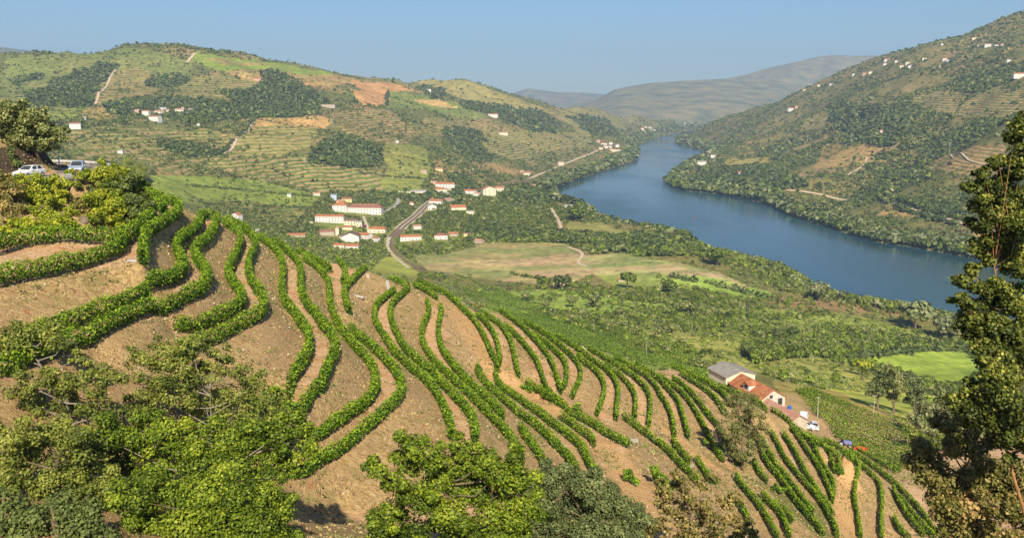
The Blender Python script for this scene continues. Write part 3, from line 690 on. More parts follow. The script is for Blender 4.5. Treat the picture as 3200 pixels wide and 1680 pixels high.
# ------------------------------------------------------------------ buildings
wall_w = noise_mat('white_wall', (.66, .64, .60), (.80, .78, .74), .6, bump=.0)
wall_c = noise_mat('cream_wall', (.66, .60, .44), (.78, .72, .55), .6)
wall_s = noise_mat('stone_wall', (.36, .30, .23), (.58, .51, .42), 1.6, detail=6, bump=.3)
wall_p = noise_mat('pink_wall', (.50, .32, .25), (.64, .44, .35), .6)
wall_y = noise_mat('yellow_wall', (.70, .58, .25), (.80, .68, .36), .6)
wall_b = noise_mat('blue_wall', (.42, .50, .66), (.52, .60, .74), .6)
glass_m = noise_mat('dark_window', (.03, .035, .04), (.06, .07, .08), 2, rough=.2, spec=.5)
frame_m = noise_mat('window_frame', (.45, .42, .38), (.58, .55, .50), 3)
door_m = noise_mat('door_wood', (.13, .08, .05), (.22, .14, .09), 3)
def tile_mat(name, c1, c2, c3, sc=5.0):
    m, nt, bs, out = new_mat(name); N = nt.nodes.new; L = nt.links.new
    tc = N('ShaderNodeTexCoord'); w = N('ShaderNodeTexWave'); w.bands_direction = 'X'; w.inputs['Scale'].default_value = sc / 2; w.inputs['Distortion'].default_value = .6; w.inputs['Detail'].default_value = 1
    n = N('ShaderNodeTexNoise'); n.inputs['Scale'].default_value = .9; n.inputs['Detail'].default_value = 6; n.inputs['Roughness'].default_value = .7
    L(tc.outputs['Object'], w.inputs['Vector']); L(tc.outputs['Object'], n.inputs['Vector'])
    r = N('ShaderNodeValToRGB'); r.color_ramp.elements[0].position = .3; r.color_ramp.elements[0].color = (*c1, 1); r.color_ramp.elements[1].position = .7; r.color_ramp.elements[1].color = (*c3, 1)
    e = r.color_ramp.elements.new(.5); e.color = (*c2, 1); L(n.outputs['Fac'], r.inputs['Fac'])
    x = N('ShaderNodeMix'); x.data_type = 'RGBA'; x.blend_type = 'MULTIPLY'; x.inputs[0].default_value = .35; L(r.outputs[0], x.inputs[6]); L(w.outputs['Color'], x.inputs[7])
    L(x.outputs[2], bs.inputs['Base Color']); bs.inputs['Roughness'].default_value = .85; bs.inputs['Specular IOR Level'].default_value = .15
    b = N('ShaderNodeBump'); b.inputs['Strength'].default_value = .5; b.inputs['Distance'].default_value = .08; L(w.outputs['Fac'], b.inputs['Height']); L(b.outputs[0], bs.inputs['Normal'])
    return m
rf_o = tile_mat('orange_tiles', (.34, .12, .055), (.52, .20, .09), (.66, .33, .17))
rf_r = tile_mat('old_red_tiles', (.24, .10, .07), (.36, .16, .11), (.44, .22, .15))
rf_p = tile_mat('pale_red_tiles', (.48, .22, .16), (.60, .32, .24), (.68, .42, .32))
rf_g = tile_mat('grey_sheet_roof', (.30, .27, .24), (.42, .39, .35), (.50, .47, .43), 9)
rf_d = tile_mat('dark_tiles', (.16, .10, .08), (.24, .15, .11), (.30, .20, .15))
rf_b = tile_mat('blue_sheet_roof', (.36, .42, .52), (.45, .51, .62), (.50, .56, .66), 9)
WM = dict(f=noise_mat('pale_stone_wall', (.50, .43, .34), (.68, .60, .50), 1.4, detail=6), w=wall_w, c=wall_c, s=wall_s, p=wall_p, y=wall_y, b=wall_b); RM = dict(o=rf_o, r=rf_r, p=rf_p, g=rf_g, d=rf_d, b=rf_b)
CLEARC = []
win_me = MB().box(-.5, .5, -.06, .05, 0, 1.35).mesh('window', glass_m)
def roof_mb(w, d, z, rise, kind, ov=.35, th=.18, ridge_x=True):
    mb = MB(); a, b = w / 2 + ov, d / 2 + ov; e = rise * ov / (d / 2 if ridge_x else w / 2)
    z0 = z - e
    if kind == 'hip':
        k = min(b, a * .9); rx = max(a - k, .2)
        base = [(-a, -b, z0), (a, -b, z0), (a, b, z0), (-a, b, z0)]; rid = [(-rx, 0, z + rise), (rx, 0, z + rise)]
        vs = base + rid + [(p[0], p[1], p[2] - th) for p in base]
        fs = [(0, 1, 5, 4), (2, 3, 4, 5), (1, 2, 5), (3, 0, 4), (6, 7, 1, 0), (7, 8, 2, 1), (8, 9, 3, 2), (9, 6, 0, 3), (9, 8, 7, 6)]
        return mb.poly(vs, fs)
    if kind == 'flat':
        return mb.box(-a, a, -b, b, z + .002, z + .25)
    if kind == 'shed':
        vs = [(-a, -b, z0), (a, -b, z0), (a, b, z + rise), (-a, b, z + rise)]
        return mb.poly(vs + [(p[0], p[1], p[2] - th) for p in vs], [(0, 1, 2, 3), (7, 6, 5, 4), (0, 4, 5, 1), (1, 5, 6, 2), (2, 6, 7, 3), (3, 7, 4, 0)])
    if ridge_x:
        pr = [(-b, z0), (0, z + rise), (b, z0), (b, z0 - th), (0, z + rise - th), (-b, z0 - th)]
        vs = [(-a, y, q) for y, q in pr] + [(a, y, q) for y, q in pr]
    else:
        pr = [(-a, z0), (0, z + rise), (a, z0), (a, z0 - th), (0, z + rise - th), (-a, z0 - th)]
        vs = [(x, -b, q) for x, q in pr] + [(x, b, q) for x, q in pr]
    fs = [(0, 1, 7, 6), (1, 2, 8, 7), (2, 3, 9, 8), (3, 4, 10, 9), (4, 5, 11, 10), (5, 0, 6, 11), (5, 4, 1, 0), (4, 3, 2, 1), (6, 7, 10, 11), (7, 8, 9, 10)]
    return mb.poly(vs, fs)
def wall_mb(w, d, h, rise, kind, foot=3.0, ridge_x=True):
    mb = MB(); a, b = w / 2, d / 2; mb.box(-a, a, -b, b, -foot, h)
    r = rise - .2
    if kind == 'gable' and r > 0:
        if ridge_x:
            for x0, x1 in ((-a, -a + .25), (a - .25, a)): mb.poly([(x0, -b, h), (x0, b, h), (x0, 0, h + r), (x1, -b, h), (x1, b, h), (x1, 0, h + r)], [(0, 2, 1), (3, 4, 5), (0, 3, 5, 2), (1, 2, 5, 4)])
        else:
            for y0, y1 in ((-b, -b + .25), (b - .25, b)): mb.poly([(-a, y0, h), (a, y0, h), (0, y0, h + r), (-a, y1, h), (a, y1, h), (0, y1, h + r)], [(0, 1, 2), (3, 5, 4), (0, 2, 5, 3), (1, 4, 5, 2)])
    if kind == 'shed':
        mb.poly([(-a, b - .25, h), (a, b - .25, h), (a, b, h), (-a, b, h), (-a, b - .25, h + rise - .2), (a, b - .25, h + rise - .2), (a, b, h + rise - .2), (-a, b, h + rise - .2)], [(0, 1, 5, 4), (2, 3, 7, 6), (1, 2, 6, 5), (3, 0, 4, 7), (4, 5, 6, 7)])
    return mb
def house(label, px, py, wpx, hgt, rot=0, kind='gable', roof='o', wall='w', dep=None, group=None, cols=0, rows=1, name='house', ridge_x=True, rise=None, door=True, cat='house', chim=False, XYZ=None, wm=None):
    X, Y, Z = XYZ or hit(px, py); w = wm or wpx / F * Y; d = dep or max(6.0, min(w * .6, 12)); rot = math.radians(rot)
    Yc = Y + d * .5; Xc = X * Yc / Y
    if XYZ: Xc, Yc = X, Y
    CLEARC.append((Xc, Yc, max(w, d) * .5 + 2.5)); CLEARC.append((Xc * .985, Yc * .985, w * .5 + 3))
    Zc = min(float(ground(np.array([Xc]), np.array([Yc]))[0]), Z + 1.5) if not XYZ else Z
    o = empty(name, (Xc, Yc, Zc), rz=rot, label=label, cat=cat, group=group)
    rise = rise if rise is not None else (d if ridge_x else w) * .22
    wall_mb(w, d, hgt, rise, kind, ridge_x=ridge_x).build('wall', WM[wall], o)
    ro = roof_mb(w, d, hgt + .003, rise, kind, ridge_x=ridge_x).build('roof', RM[roof], o)
    if chim: MB().box(w * .2, w * .2 + .8, d * .1, d * .1 + .8, hgt, hgt + rise + 1.2).build('chimney', WM[wall], ro)
    for r in range(rows):
        for c in range(cols):
            if door and r == 0 and c == cols // 2: continue
            q = mobj('window', win_me, o); q.location = (-w / 2 + w * (c + .5) / cols, -d / 2 - .02, .9 + r * (hgt / rows)); q.scale = (min(1.3, w / cols * .45), 1, 1.0)
    if door and cols: MB().box(-w / 2 + w * (cols // 2 + .5) / cols - .6, -w / 2 + w * (cols // 2 + .5) / cols + .6, -d / 2 - .05, -d / 2 + .1, 0, 2.2).build('door', door_m, o)
    return o
V = 'village houses'
house('long white manor with rows of windows under a half orange, half dark red hipped roof', 1143, 668, 108, 9, rot=-6, kind='hip', roof='r', cols=11, rows=2, dep=15, cat='manor', name='manor_house', rise=5)
house('white wing with a bright orange roof at the left end of the long manor', 1066, 662, 46, 9.5, rot=-6, kind='hip', roof='o', cols=4, rows=2, dep=16, cat='manor', name='manor_wing', rise=5)
house('long white two-storey building with an orange roof left below the manor', 1032, 696, 90, 8.5, rot=-3, roof='o', cols=9, rows=2, dep=9, group=V)
house('small cream house with an orange roof among hedges behind the manor', 990, 614, 24, 5, roof='p', wall='c', cols=2, group=V)
house('pale blue shed with a blue sheet roof behind the manor', 1044, 625, 19, 8, kind='flat', roof='b', wall='b', dep=8, name='shed', cat='shed')
house('dark red roofed house right behind the manor', 1085, 631, 32, 5, roof='r', wall='y', cols=2, group=V)
house('yellow-walled outbuilding touching the left rear of the manor', 1064, 636, 22, 4, roof='p', wall='y', group=V)
house('old stone house with a grey roof below the manor', 1097, 704, 40, 6, rot=-5, roof='d', wall='c', cols=4, rows=2, group=V)
house('cream side building beside the purple bougainvillea', 1122, 708, 18, 6, rot=10, roof='g', wall='c', cols=2, group=V)
house('little orange roof between the stone house and the church', 1087, 718, 32, 3, kind='hip', roof='o', wall='c', group=V)
house('long dark brown-red roof left of the bell tower', 1022, 736, 46, 5, rot=14, roof='r', wall='s', dep=10, group=V)
house('white church-like hall with a broad plain gable facing the camera', 1098, 756, 54, 7.5, kind='gable', roof='d', wall='w', dep=22, ridge_x=False, name='hall', cat='hall', rot=4, rise=4.5)
house('dark-roofed house joined to the left side of the gabled hall', 1072, 748, 30, 5, rot=20, roof='d', wall='s', group=V)
house('narrow pale square tower left of the gabled hall', 1055, 738, 11, 11, kind='hip', roof='p', wall='c', dep=4.5, name='tower', cat='tower', rise=2)
house('orange-roofed house stepping down right of the gabled hall', 1140, 746, 46, 5, rot=-32, roof='o', wall='w', cols=3, dep=11, group=V)
house('small white house at the right end of the orange roofs', 1176, 756, 20, 5, rot=-30, roof='o', wall='w', cols=2, group=V)
house('low cream house with orange roof below the gabled hall', 1062, 776, 34, 4.5, rot=-8, roof='o', wall='c', cols=3, group=V)
house('low white house with orange roof directly below the gabled hall', 1102, 778, 42, 4, rot=-4, roof='o', wall='w', cols=3, group=V)
house('cream house with an orange hipped roof above the gabled hall, near the railway', 1180, 728, 56, 5, rot=-6, kind='hip', roof='o', wall='c', cols=4, group=V)
house('long low orange roof alone among trees on the left of the village', 928, 741, 58, 3, roof='o', wall='s', dep=8, group=V)
house('white gabled house standing alone in fields beyond the S-bend terrace', 741, 686, 28, 6.5, rot=-25, roof='o', wall='w', cols=2, rows=2, dep=8, ridge_x=False)
house('small grey-white hut among trees just beyond the crest', 806, 726, 12, 3, roof='g', wall='w', name='hut', cat='hut')
house('long white house with an orange roof right of the railway bend', 1284, 752, 66, 5, rot=8, roof='o', wall='w', cols=6, dep=9, group=V)
house('red-brown hipped house with white walls behind the round bushes', 1378, 748, 42, 5, rot=4, kind='hip', roof='r', wall='w', cols=3, group=V)
house('small orange roof attached right of the red-brown hipped house', 1418, 738, 32, 3.5, rot=-8, roof='o', wall='s', group=V)
house('yellowish flat shed at the edge of the grove', 1462, 738, 26, 3, kind='flat', roof='p', wall='y', name='shed', cat='shed')
house('small pale red roof at the corner of the dry field', 1498, 760, 28, 3.5, rot=-30, roof='p', wall='s', name='barn', cat='barn')
house('small house with a faded gable roof beside the track fan', 1302, 716, 26, 4, rot=24, roof='p', wall='w', group=V)
house('large bright orange barn roof right of the station', 1431, 656, 48, 4, rot=14, roof='o', wall='c', dep=14, name='barn', cat='barn', rise=3.5)
house('ruined cream house with an open dark doorway', 1470, 670, 26, 5, rot=-10, kind='flat', roof='g', wall='c', cols=2, name='ruin', cat='ruin')
house('white engine shed with an open front beside the rails', 1350, 656, 27, 6, rot=10, roof='g', wall='w', dep=10, ridge_x=False, name='engine_shed', cat='shed', cols=3)
house('station building with white chimney and orange roof at the end of the rails', 1362, 637, 40, 5, rot=-12, roof='o', wall='w', cols=4, group=V, chim=True)
house('tiny orange-roofed hut left of the rails', 1287, 641, 12, 4, roof='o', wall='w', group=V)
house('white village house with an orange roof, highest of the upper cluster', 1392, 588, 60, 7, rot=-4, roof='o', wall='w', cols=6, rows=2, group=V)
house('cream village house in front of the highest white one', 1376, 603, 40, 7, rot=12, kind='hip', roof='o', wall='c', cols=4, rows=2, group=V)
house('yellow house at the right of the upper cluster', 1406, 602, 24, 7, rot=0, kind='flat', roof='g', wall='y', cols=2, rows=2, group=V)
house('low white outbuilding with an arched front below the yellow house', 1392, 611, 24, 3.5, rot=-18, roof='g', wall='w', group=V)
house('long low white wall-like building left of the upper cluster', 1309, 602, 50, 3.2, roof='g', wall='w', dep=6, cols=7, group=V)
house('small pink roof above the upper cluster', 1356, 576, 20, 4, roof='p', wall='p', group=V)
house('white house with orange roof between the upper cluster and the big cream house', 1470, 606, 40, 5.5, rot=-14, roof='o', wall='w', cols=3, group=V)
house('pink-roofed low house below, in the gap before the big cream house', 1490, 612, 22, 4, roof='p', wall='w', group=V)
house('orange-pink roof on the lane down to the station', 1404, 630, 30, 3.5, rot=-35, roof='p', wall='s', group=V)
house('big cream house with a tall plain gable, rightmost in the upper village', 1527, 612, 42, 12, rot=18, roof='o', wall='c', dep=14, ridge_x=False, cols=3, rows=3, group=V)
house('cream side house attached right of the big cream house', 1562, 598, 30, 7, rot=-10, roof='o', wall='c', cols=3, rows=2, group=V)
house('pinkish ruin above the river bend', 1670, 586, 28, 6, rot=10, kind='flat', roof='p', wall='p', name='ruin', cat='ruin', cols=2)
house('tiny orange roof in the trees right of the barn', 1470, 640, 10, 3, kind='hip', roof='o', wall='w', group=V)
house('grey and white boathouse by the jetty', 1776, 650, 26, 4, roof='g', wall='w', name='boathouse', cat='boathouse', cols=2)
house('tiny orange roof in the green fields near the dry field', 1946, 880, 30, 2.6, roof='o', wall='s', name='hut', cat='hut')
house('small white house in the valley, upper left of the manor', 905, 616, 12, 4, roof='g', wall='w', name='hut', cat='hut')
# hamlets and lone houses on the hillsides
H1 = 'hamlet on the left hillside'; L1 = 'small white or cream house in the hamlet halfway up the left hillside'
for a in [(458,362,22,7,'w','o'),(486,380,34,7,'w','r'),(510,350,22,6,'w','g'),(497,360,30,5,'c','p'),(563,354,26,5,'c','p'),(590,362,18,4,'c','g'),(598,350,14,5,'c','p'),(430,352,14,4,'p','p'),(530,352,18,4,'c','p'),(575,345,14,4,'w','p')]:
    house(L1, a[0], a[1], a[2], a[3] * 1.3, rot=random.uniform(-25, 25), roof=a[5], wall=a[4], group=H1)
house('white house with a reddish roof behind the olive tree', 236, 404, 32, 9, rot=20, roof='r', wall='w'); house('tiny white hut right of the reddish roofed house', 266, 375, 9, 4, roof='g', wall='w', name='hut', cat='hut')
house('small lone white house above the blue car', 378, 480, 16, 4.5, roof='g', wall='w'); house('tiny white hut below the left hillside hamlet', 622, 396, 9, 5, roof='g', wall='w', name='hut', cat='hut')
house('red roof near the top of the left hill', 806, 254, 22, 5, roof='o', wall='p'); house('low tan building high on the left hillside', 1026, 337, 44, 6, kind='flat', roof='p', wall='s')
house('white farm with orange roof on the middle hillside, above the terraces', 1541, 367, 30, 9, rot=-10, roof='o', wall='w'); house('pink-roofed farm below the white farm on the middle hillside', 1572, 423, 28, 6, rot=8, roof='p', wall='c')
house('white building on the ridge beside the dark wood', 1336, 287, 22, 9, kind='flat', roof='g', wall='w'); house('tiny white hut at the top of the light green field', 1242, 447, 9, 5, roof='g', wall='w', name='hut', cat='hut')
house('faded orange roof on the slope above the upper village', 1325, 541, 20, 4, roof='p', wall='s'); house('green-walled cottage on the slope above the upper village', 1372, 535, 24, 4, roof='p', wall='y')
H2 = 'riverside hamlet at the end of the pale road'; L2 = 'house in the riverside hamlet where the pale road reaches the river bend'
for a in [(1888,456,18,8,'w','o'),(1900,465,24,8,'w','r'),(1914,474,20,6,'c','o'),(1928,460,12,7,'w','g'),(1878,468,12,6,'c','o'),(1932,474,14,5,'w','p'),(1908,452,12,6,'w','o'),(1868,446,12,6,'p','p')]:
    house(L2, a[0], a[1], a[2], a[3] * 1.2, rot=random.uniform(-25, 25), roof=a[5], wall=a[4], group=H2)
house('roadside house below the terraced slope', 1751, 516, 18, 7, rot=20, roof='p', wall='c'); house('orange-roofed house at the near end of the pale road', 1646, 548, 24, 6, rot=10, roof='o', wall='c'); house('faded roof beside the near end of the pale road', 1632, 540, 12, 5, roof='p', wall='s')
H3 = 'far riverside village beyond the bend'; L3 = 'tiny white house of the far riverside village beyond the bend'
for a in [(2006,408,10,9,'c','o'),(2018,402,8,9,'w','r'),(2030,404,9,10,'w','g'),(2044,410,8,8,'w','g'),(2014,414,9,7,'c','p'),(2004,428,14,8,'p','p'),(2139,390,7,10,'w','o'),(2188,391,12,8,'w','g')]:
    house(L3, a[0], a[1], a[2], a[3] * 1.2, rot=random.uniform(-20, 20), roof=a[5], wall=a[4], group=H3)
house('white house on the far river bank at the narrow bend', 2193, 516, 28, 9, rot=-10, roof='g', wall='w', dep=14); house('small white house behind the far bank house', 2226, 494, 16, 8, rot=14, roof='g', wall='w')
house('blue-white house with orange roof and a pale wall on the far bank', 2306, 548, 26, 7, rot=-16, roof='o', wall='b', cols=3, rows=2)
H4 = 'hamlet along the right-hand ridge'; L4 = 'small house of the hamlets strung along the upper right hillside'
for a in [(2668,238,12,9,'w','g'),(2700,236,22,8,'p','o'),(2720,232,14,8,'c','p'),(2770,192,22,9,'w','o'),(2764,205,14,7,'w','g'),(2800,196,10,7,'w','g'),(2835,203,18,8,'c','p'),(2846,213,20,7,'w','g'),(2818,213,14,7,'c','p'),(2888,190,16,7,'c','p'),(2950,190,18,7,'w','o'),(2962,195,16,6,'w','g'),
          (3085,149,24,9,'w','p'),(3112,149,14,8,'w','g'),(3058,147,12,7,'c','p'),(3044,126,16,7,'c','o'),(2942,144,9,7,'w','g'),(2596,268,14,7,'w','g'),(2560,271,14,7,'c','p'),(2513,284,12,6,'y','p'),(3130,145,12,7,'p','p'),(3096,168,14,6,'c','p'),(3150,194,16,7,'w','g')]:
    house(L4, a[0], a[1], a[2] * .8, a[3] * .8, rot=random.uniform(-25, 25), roof=a[5], wall=a[4], group=H4)
house('long red-roofed villa at the left end of the ridge hamlets', 2603, 229, 34, 9, rot=-8, roof='o', wall='w', cols=4); house('big white house with orange roof at the right edge on the hill', 3188, 244, 44, 8, rot=-8, kind='hip', roof='o', wall='w', cols=4)
house('pink and white farm on the right hillside above the bend', 2471, 349, 24, 9, rot=16, roof='p', wall='w'); house('tiny red roof next to the pink farm above the bend', 2488, 340, 10, 8, roof='o', wall='p')
house('low red roof and white wall in the middle of the right hillside', 2757, 414, 18, 4, roof='o', wall='w'); house('white hut in the middle of the right hillside', 2776, 415, 13, 5, roof='g', wall='w', name='hut', cat='hut'); house('pinkish ruin on the right hillside spur', 2712, 374, 14, 6, kind='flat', roof='p', wall='p', name='ruin', cat='ruin')
# farm just below the crest (its own ground heights)
ax = math.atan2(12.5, -4.4) - math.pi / 2            # local +y runs along the ridge, away from the camera
def farm(label, cx, cy, z, w, d, h, rise, roof, wall, ridge_x=False, kind='gable', **k):
    o = house(label, 0, 0, 0, h, rot=math.degrees(ax), kind=kind, roof=roof, wall=wall, dep=d, XYZ=(cx, cy, z), wm=w, ridge_x=ridge_x, rise=rise, door=False, group='farm buildings below the crest', name='farmhouse', cat='farmhouse', **k)
    return o
b2 = farm('orange-tiled farmhouse with a pale gable end and dormer below the crest', 60.4, 209.2, -72.6, 6.8, 13.2, 2.6, 2.0, 'o', 'f')
def win(parent, x, z, w, h, y, dirn=-1):
    f = MB().box(x - w/2 - .12, x + w/2 + .12, y - .04, y + .06, z - .12, z + h + .12).build('window', frame_m, parent)
    MB().box(x - w/2, x + w/2, y - .07, y + .02, z, z + h).build('pane', glass_m, f)
win(b2, -.6, 2.4, .8, .8, -6.63); win(b2, 2.0, .5, 1.2, 1.7, -6.63); win(b2, -2.2, .8, .9, 1.1, -6.63)
dm = MB().box(-3.2, -1.2, -1.2, 1.2, 2.7, 4.2).build('dormer', wall_w, b2)
MB().poly([(-3.5, -1.5, 4.15), (-3.5, 1.5, 4.15), (-3.5, 0, 4.9), (-.6, -1.5, 4.15), (-.6, 1.5, 4.15), (-.6, 0, 4.9)], [(0, 1, 2), (3, 5, 4), (0, 2, 5, 3), (1, 4, 5, 2), (0, 3, 4, 1)]).build('roof', rf_o, dm)
MB().box(-3.26, -3.18, -.6, .6, 3.1, 4.0).build('pane', glass_m, dm)
b1 = farm('cream farm building with a broad grey sheet roof behind the farmhouse', 57.0, 220.9, -72.4, 8.6, 8.2, 3.5, 1.3, 'g', 'c')
MB().box(-3.9, -2.6, -4.2, -4.05, -.2, 2.1).build('door', door_m, b1)
b3 = farm('low rough stone lean-to with a faded orange roof in front of the farmhouse', 62.8, 195.5, -72.8, 4.6, 11.5, 1.9, 1.3, 'p', 's', kind='gable')
# ------------------------------------------------------------------ roads, rails, vehicles, poles and small things
asph = noise_mat('asphalt', (.15, .145, .14), (.24, .23, .22), 1.5, detail=6)
conc = noise_mat('concrete', (.34, .32, .29), (.50, .48, .44), 1.2, bump=.2)
sand = noise_mat('dirt_road', (.50, .38, .26), (.66, .52, .37), .3)
ball = noise_mat('ballast', (.14, .09, .06), (.26, .175, .12), 1.2, detail=6)
steel = noise_mat('rail_steel', (.20, .15, .12), (.32, .26, .22), 4, rough=.5)
plat = noise_mat('platform', (.48, .40, .28), (.60, .52, .38), .6)
wood_m = noise_mat('weathered_wood', (.30, .26, .20), (.46, .41, .33), 3)
conp = noise_mat('pale_concrete', (.36, .34, .30), (.48, .45, .40), 2)
white_p = noise_mat('white_paint', (.74, .74, .74), (.82, .82, .82), 3, rough=.35, spec=.5)
blue_p = noise_mat('silver_blue_paint', (.30, .38, .50), (.38, .46, .58), 3, rough=.3, spec=.5)
grey_p = noise_mat('silver_paint', (.50, .52, .54), (.60, .62, .64), 3, rough=.3, spec=.5)
red_p = noise_mat('red_paint', (.55, .07, .04), (.66, .11, .06), 3, rough=.5)
tyre_m = noise_mat('tyre', (.02, .02, .02), (.035, .035, .035), 5)
rim_m = noise_mat('rim', (.35, .35, .36), (.5, .5, .5), 5, rough=.35, spec=.5)
lamp_m = noise_mat('headlight', (.6, .6, .58), (.75, .75, .72), 5, rough=.15, spec=.6)
CLEARLINES = []; CLEAR = ["1032 640 1120 640 1240 610 1420 611 1452 628 1465 660 1500 682 1420 722 1200 700 1075 680", "1640 690 1760 690 1945 735 1930 752 1840 745 1690 712", "2150 900 2230 888 2330 880 2430 885 2470 925 2430 978 2330 960 2240 930",
         "1940 955 2110 985 2290 1080 2360 1160 2300 1200 2180 1170 2050 1090 1985 1040", "1780 905 1910 930 2070 1040 2080 1100 1960 1080 1850 1000", "1500 690 1660 705 1640 722 1480 722", "1425 560 1500 562 1596 588 1590 602 1420 586",
         "920 690 960 650 1000 640 1060 690 1040 700", "2080 980 2190 990 2300 1020 2280 1045 2150 1010"]
def ribbon(name, Dpts, width, mat, lift=.25, step=5.0, label=None, clear=True, pts=None):
    q = np.array(pts if pts is not None else [hitD(x, y)[:2] for x, y in Dpts])[:, :2]; q = resample(smooth_path(q, 2), step)
    d = np.gradient(q, axis=0); d /= np.hypot(d[:, 0], d[:, 1])[:, None] + 1e-9; nn = np.stack([-d[:, 1], d[:, 0]], 1); V = []
    offs = np.linspace(-.5, .5, 5)
    for o in offs:
        p = q + nn * width * o; V.append(np.stack([p[:, 0], p[:, 1], ground(p[:, 0], p[:, 1]) + lift], 1))
    V = np.array(V); zc = V[:, :, 2].max(0); V[:, :, 2] = V[:, :, 2] * .3 + zc * .7
    n = len(q); ix = np.arange(5 * n).reshape(5, n); f = np.stack([ix[:-1, :-1], ix[:-1, 1:], ix[1:, 1:], ix[1:, :-1]], -1).reshape(-1, 4)
    # skirt down to the ground
    b = V.copy()[[0, -1]]; b[:, :, 2] -= lift + .8
    vv = np.vstack([V.reshape(-1, 3), b.reshape(-1, 3)]); s0 = 5 * n
    sk = [(ix[0, k + 1], ix[0, k], s0 + k, s0 + k + 1) for k in range(n - 1)] + [(ix[4, k], ix[4, k + 1], s0 + n + k + 1, s0 + n + k) for k in range(n - 1)]
    o = mobj(name, np_mesh(name, vv, np.vstack([f, np.array(sk)]), mat)); tag(o, label, kind='structure')
    if clear and Dpts is not None: CLEARLINES.append((Dpts, width * .5 + 3))
    return o
RAIL = [(1086,506),(1062,528),(1036,552),(1004,578),(988,596)]
ribbon('railway', RAIL, 13.5, ball, .3)
def offs(pts, k):
    q = np.array([hitD(x, y)[:2] for x, y in pts]); q = resample(smooth_path(q, 2), 5); d = np.gradient(q, axis=0); d /= np.hypot(d[:, 0], d[:, 1])[:, None]; return q + np.stack([-d[:, 1], d[:, 0]], 1) * k
for k, wd_, mt, nm, lf in ((-6.6, 1.8, plat, 'platform', .9), (0.2, 1.6, plat, 'platform', .9), (6.6, 1.8, plat, 'platform', .9), (-4.4, .3, steel, 'rail', .5), (-2.9, .3, steel, 'rail', .5), (3.0, .3, steel, 'rail', .5), (4.5, .3, steel, 'rail', .5)):
    ribbon(nm, None, wd_, mt, lf, pts=offs(RAIL[:4], k), clear=False)
ribbon('railway', [(990,594),(982,606),(986,624),(1010,648),(1040,668),(1075,690)], 3.5, ball, .3)
ribbon('path', [(978,598),(972,612),(980,632),(1000,652),(1030,675)], 3.5, sand, .3)
ribbon('path', [(985,590),(978,600),(980,614)], 8, plat, .2)
ribbon('road', [(1330,450),(1360,437),(1400,418),(1450,400),(1490,386),(1502,378)], 7.5, sand, .5)
ribbon('railway', [(1090,503),(1130,492),(1200,478),(1260,470),(1330,453)], 9, ball, .4)
ribbon('path', [(1386,524),(1394,538),(1400,548),(1408,562),(1412,578)], 5, sand, .4)
ribbon('path', [(1430,622),(1448,626),(1464,636),(1464,645),(1452,655),(1456,664),(1480,669)], 4, sand, .3)
ribbon('road', [(930,541),(955,538),(985,524),(1000,514),(1002,500)], 6, conc, .4)
ribbon('path', [(930,590),(925,574),(918,556),(914,544)], 4, plat, .4)
ribbon('road', [(2245,512),(2300,530),(2360,545),(2420,562),(2470,580),(2560,600)], 6, sand, .6)
ribbon('road', [(1980,478),(2030,484),(2080,492),(2130,502)], 6, sand, .6)
ribbon('path', [(240,262),(248,240),(268,215),(280,190),(290,176)], 5, sand, .6); ribbon('path', [(470,158),(480,146),(490,134)], 7, sand, .6)
ribbon('path', [(560,388),(590,360),(625,325),(650,300)], 5, sand, .5)
ribbon('path', [(2390,390),(2420,400),(2460,412),(2500,415)], 3, sand, .6); ribbon('path', [(2130,440),(2170,418),(2180,395)], 3, sand, .6)
# the road shelf
rq = resample(smooth_path(np.array(ROADC, float), 2), 2.0)
ro_ = ribbon('road', None, 6.4, asph, .12, 2.0, pts=rq, clear=False)
_co = np.empty(len(ro_.data.vertices) * 3, np.float32); ro_.data.vertices.foreach_get('co', _co); _co = _co.reshape(-1, 3); _k = 5 * len(rq); _co[:_k, 2] = RZ + .12; _co[_k:, 2] = RZ - .5; ro_.data.vertices.foreach_set('co', _co.ravel()); ro_.data.update()
def kerb(off, w, h, name, mat, label, cat):
    d = np.gradient(rq, axis=0); d /= np.hypot(d[:, 0], d[:, 1])[:, None]; nn = np.stack([d[:, 1], -d[:, 0]], 1); q = rq + nn * off; V = []
    z = np.full(len(rq), RZ)
    for (a, b) in ((-w/2, -.4), (-w/2, h), (w/2, h), (w/2, -.4)):
        p = q + nn * a; V.append(np.stack([p[:, 0], p[:, 1], z + b], 1))
    V = np.array(V); n = len(q); ix = np.arange(4 * n).reshape(4, n); f = np.stack([ix[:-1, :-1], ix[:-1, 1:], ix[1:, 1:], ix[1:, :-1]], -1).reshape(-1, 4)
    tag(mobj(name, np_mesh(name, V.reshape(-1, 3), f, mat)), label, cat)
kerb(3.5, .3, .42, 'parapet', conc, 'low concrete parapet along the outer edge of the road with the cars', 'parapet')
def wheel(parent, x, y, r, w=.2):
    mb = MB(); n = 18
    pr = [(r * .62, -w/2), (r * .95, -w/2), (r, -w/2 + .03), (r, w/2 - .03), (r * .95, w/2), (r * .62, w/2)]
    vs = [(b, a * math.cos(2*math.pi*k/n), a * math.sin(2*math.pi*k/n)) for k in range(n) for a, b in pr]; m = len(pr)
    fs = [(k*m+i, k*m+i+1, ((k+1) % n)*m+i+1, ((k+1) % n)*m+i) for k in range(n) for i in range(m-1)]
    wh = mb.poly(vs, fs).build('wheel', tyre_m, parent); wh.location = (x, y, r)
    MB().tube([(-w * .42, 0, 0), (w * .42, 0, 0)], [r * .62, r * .62], 14).build('rim', rim_m, wh)
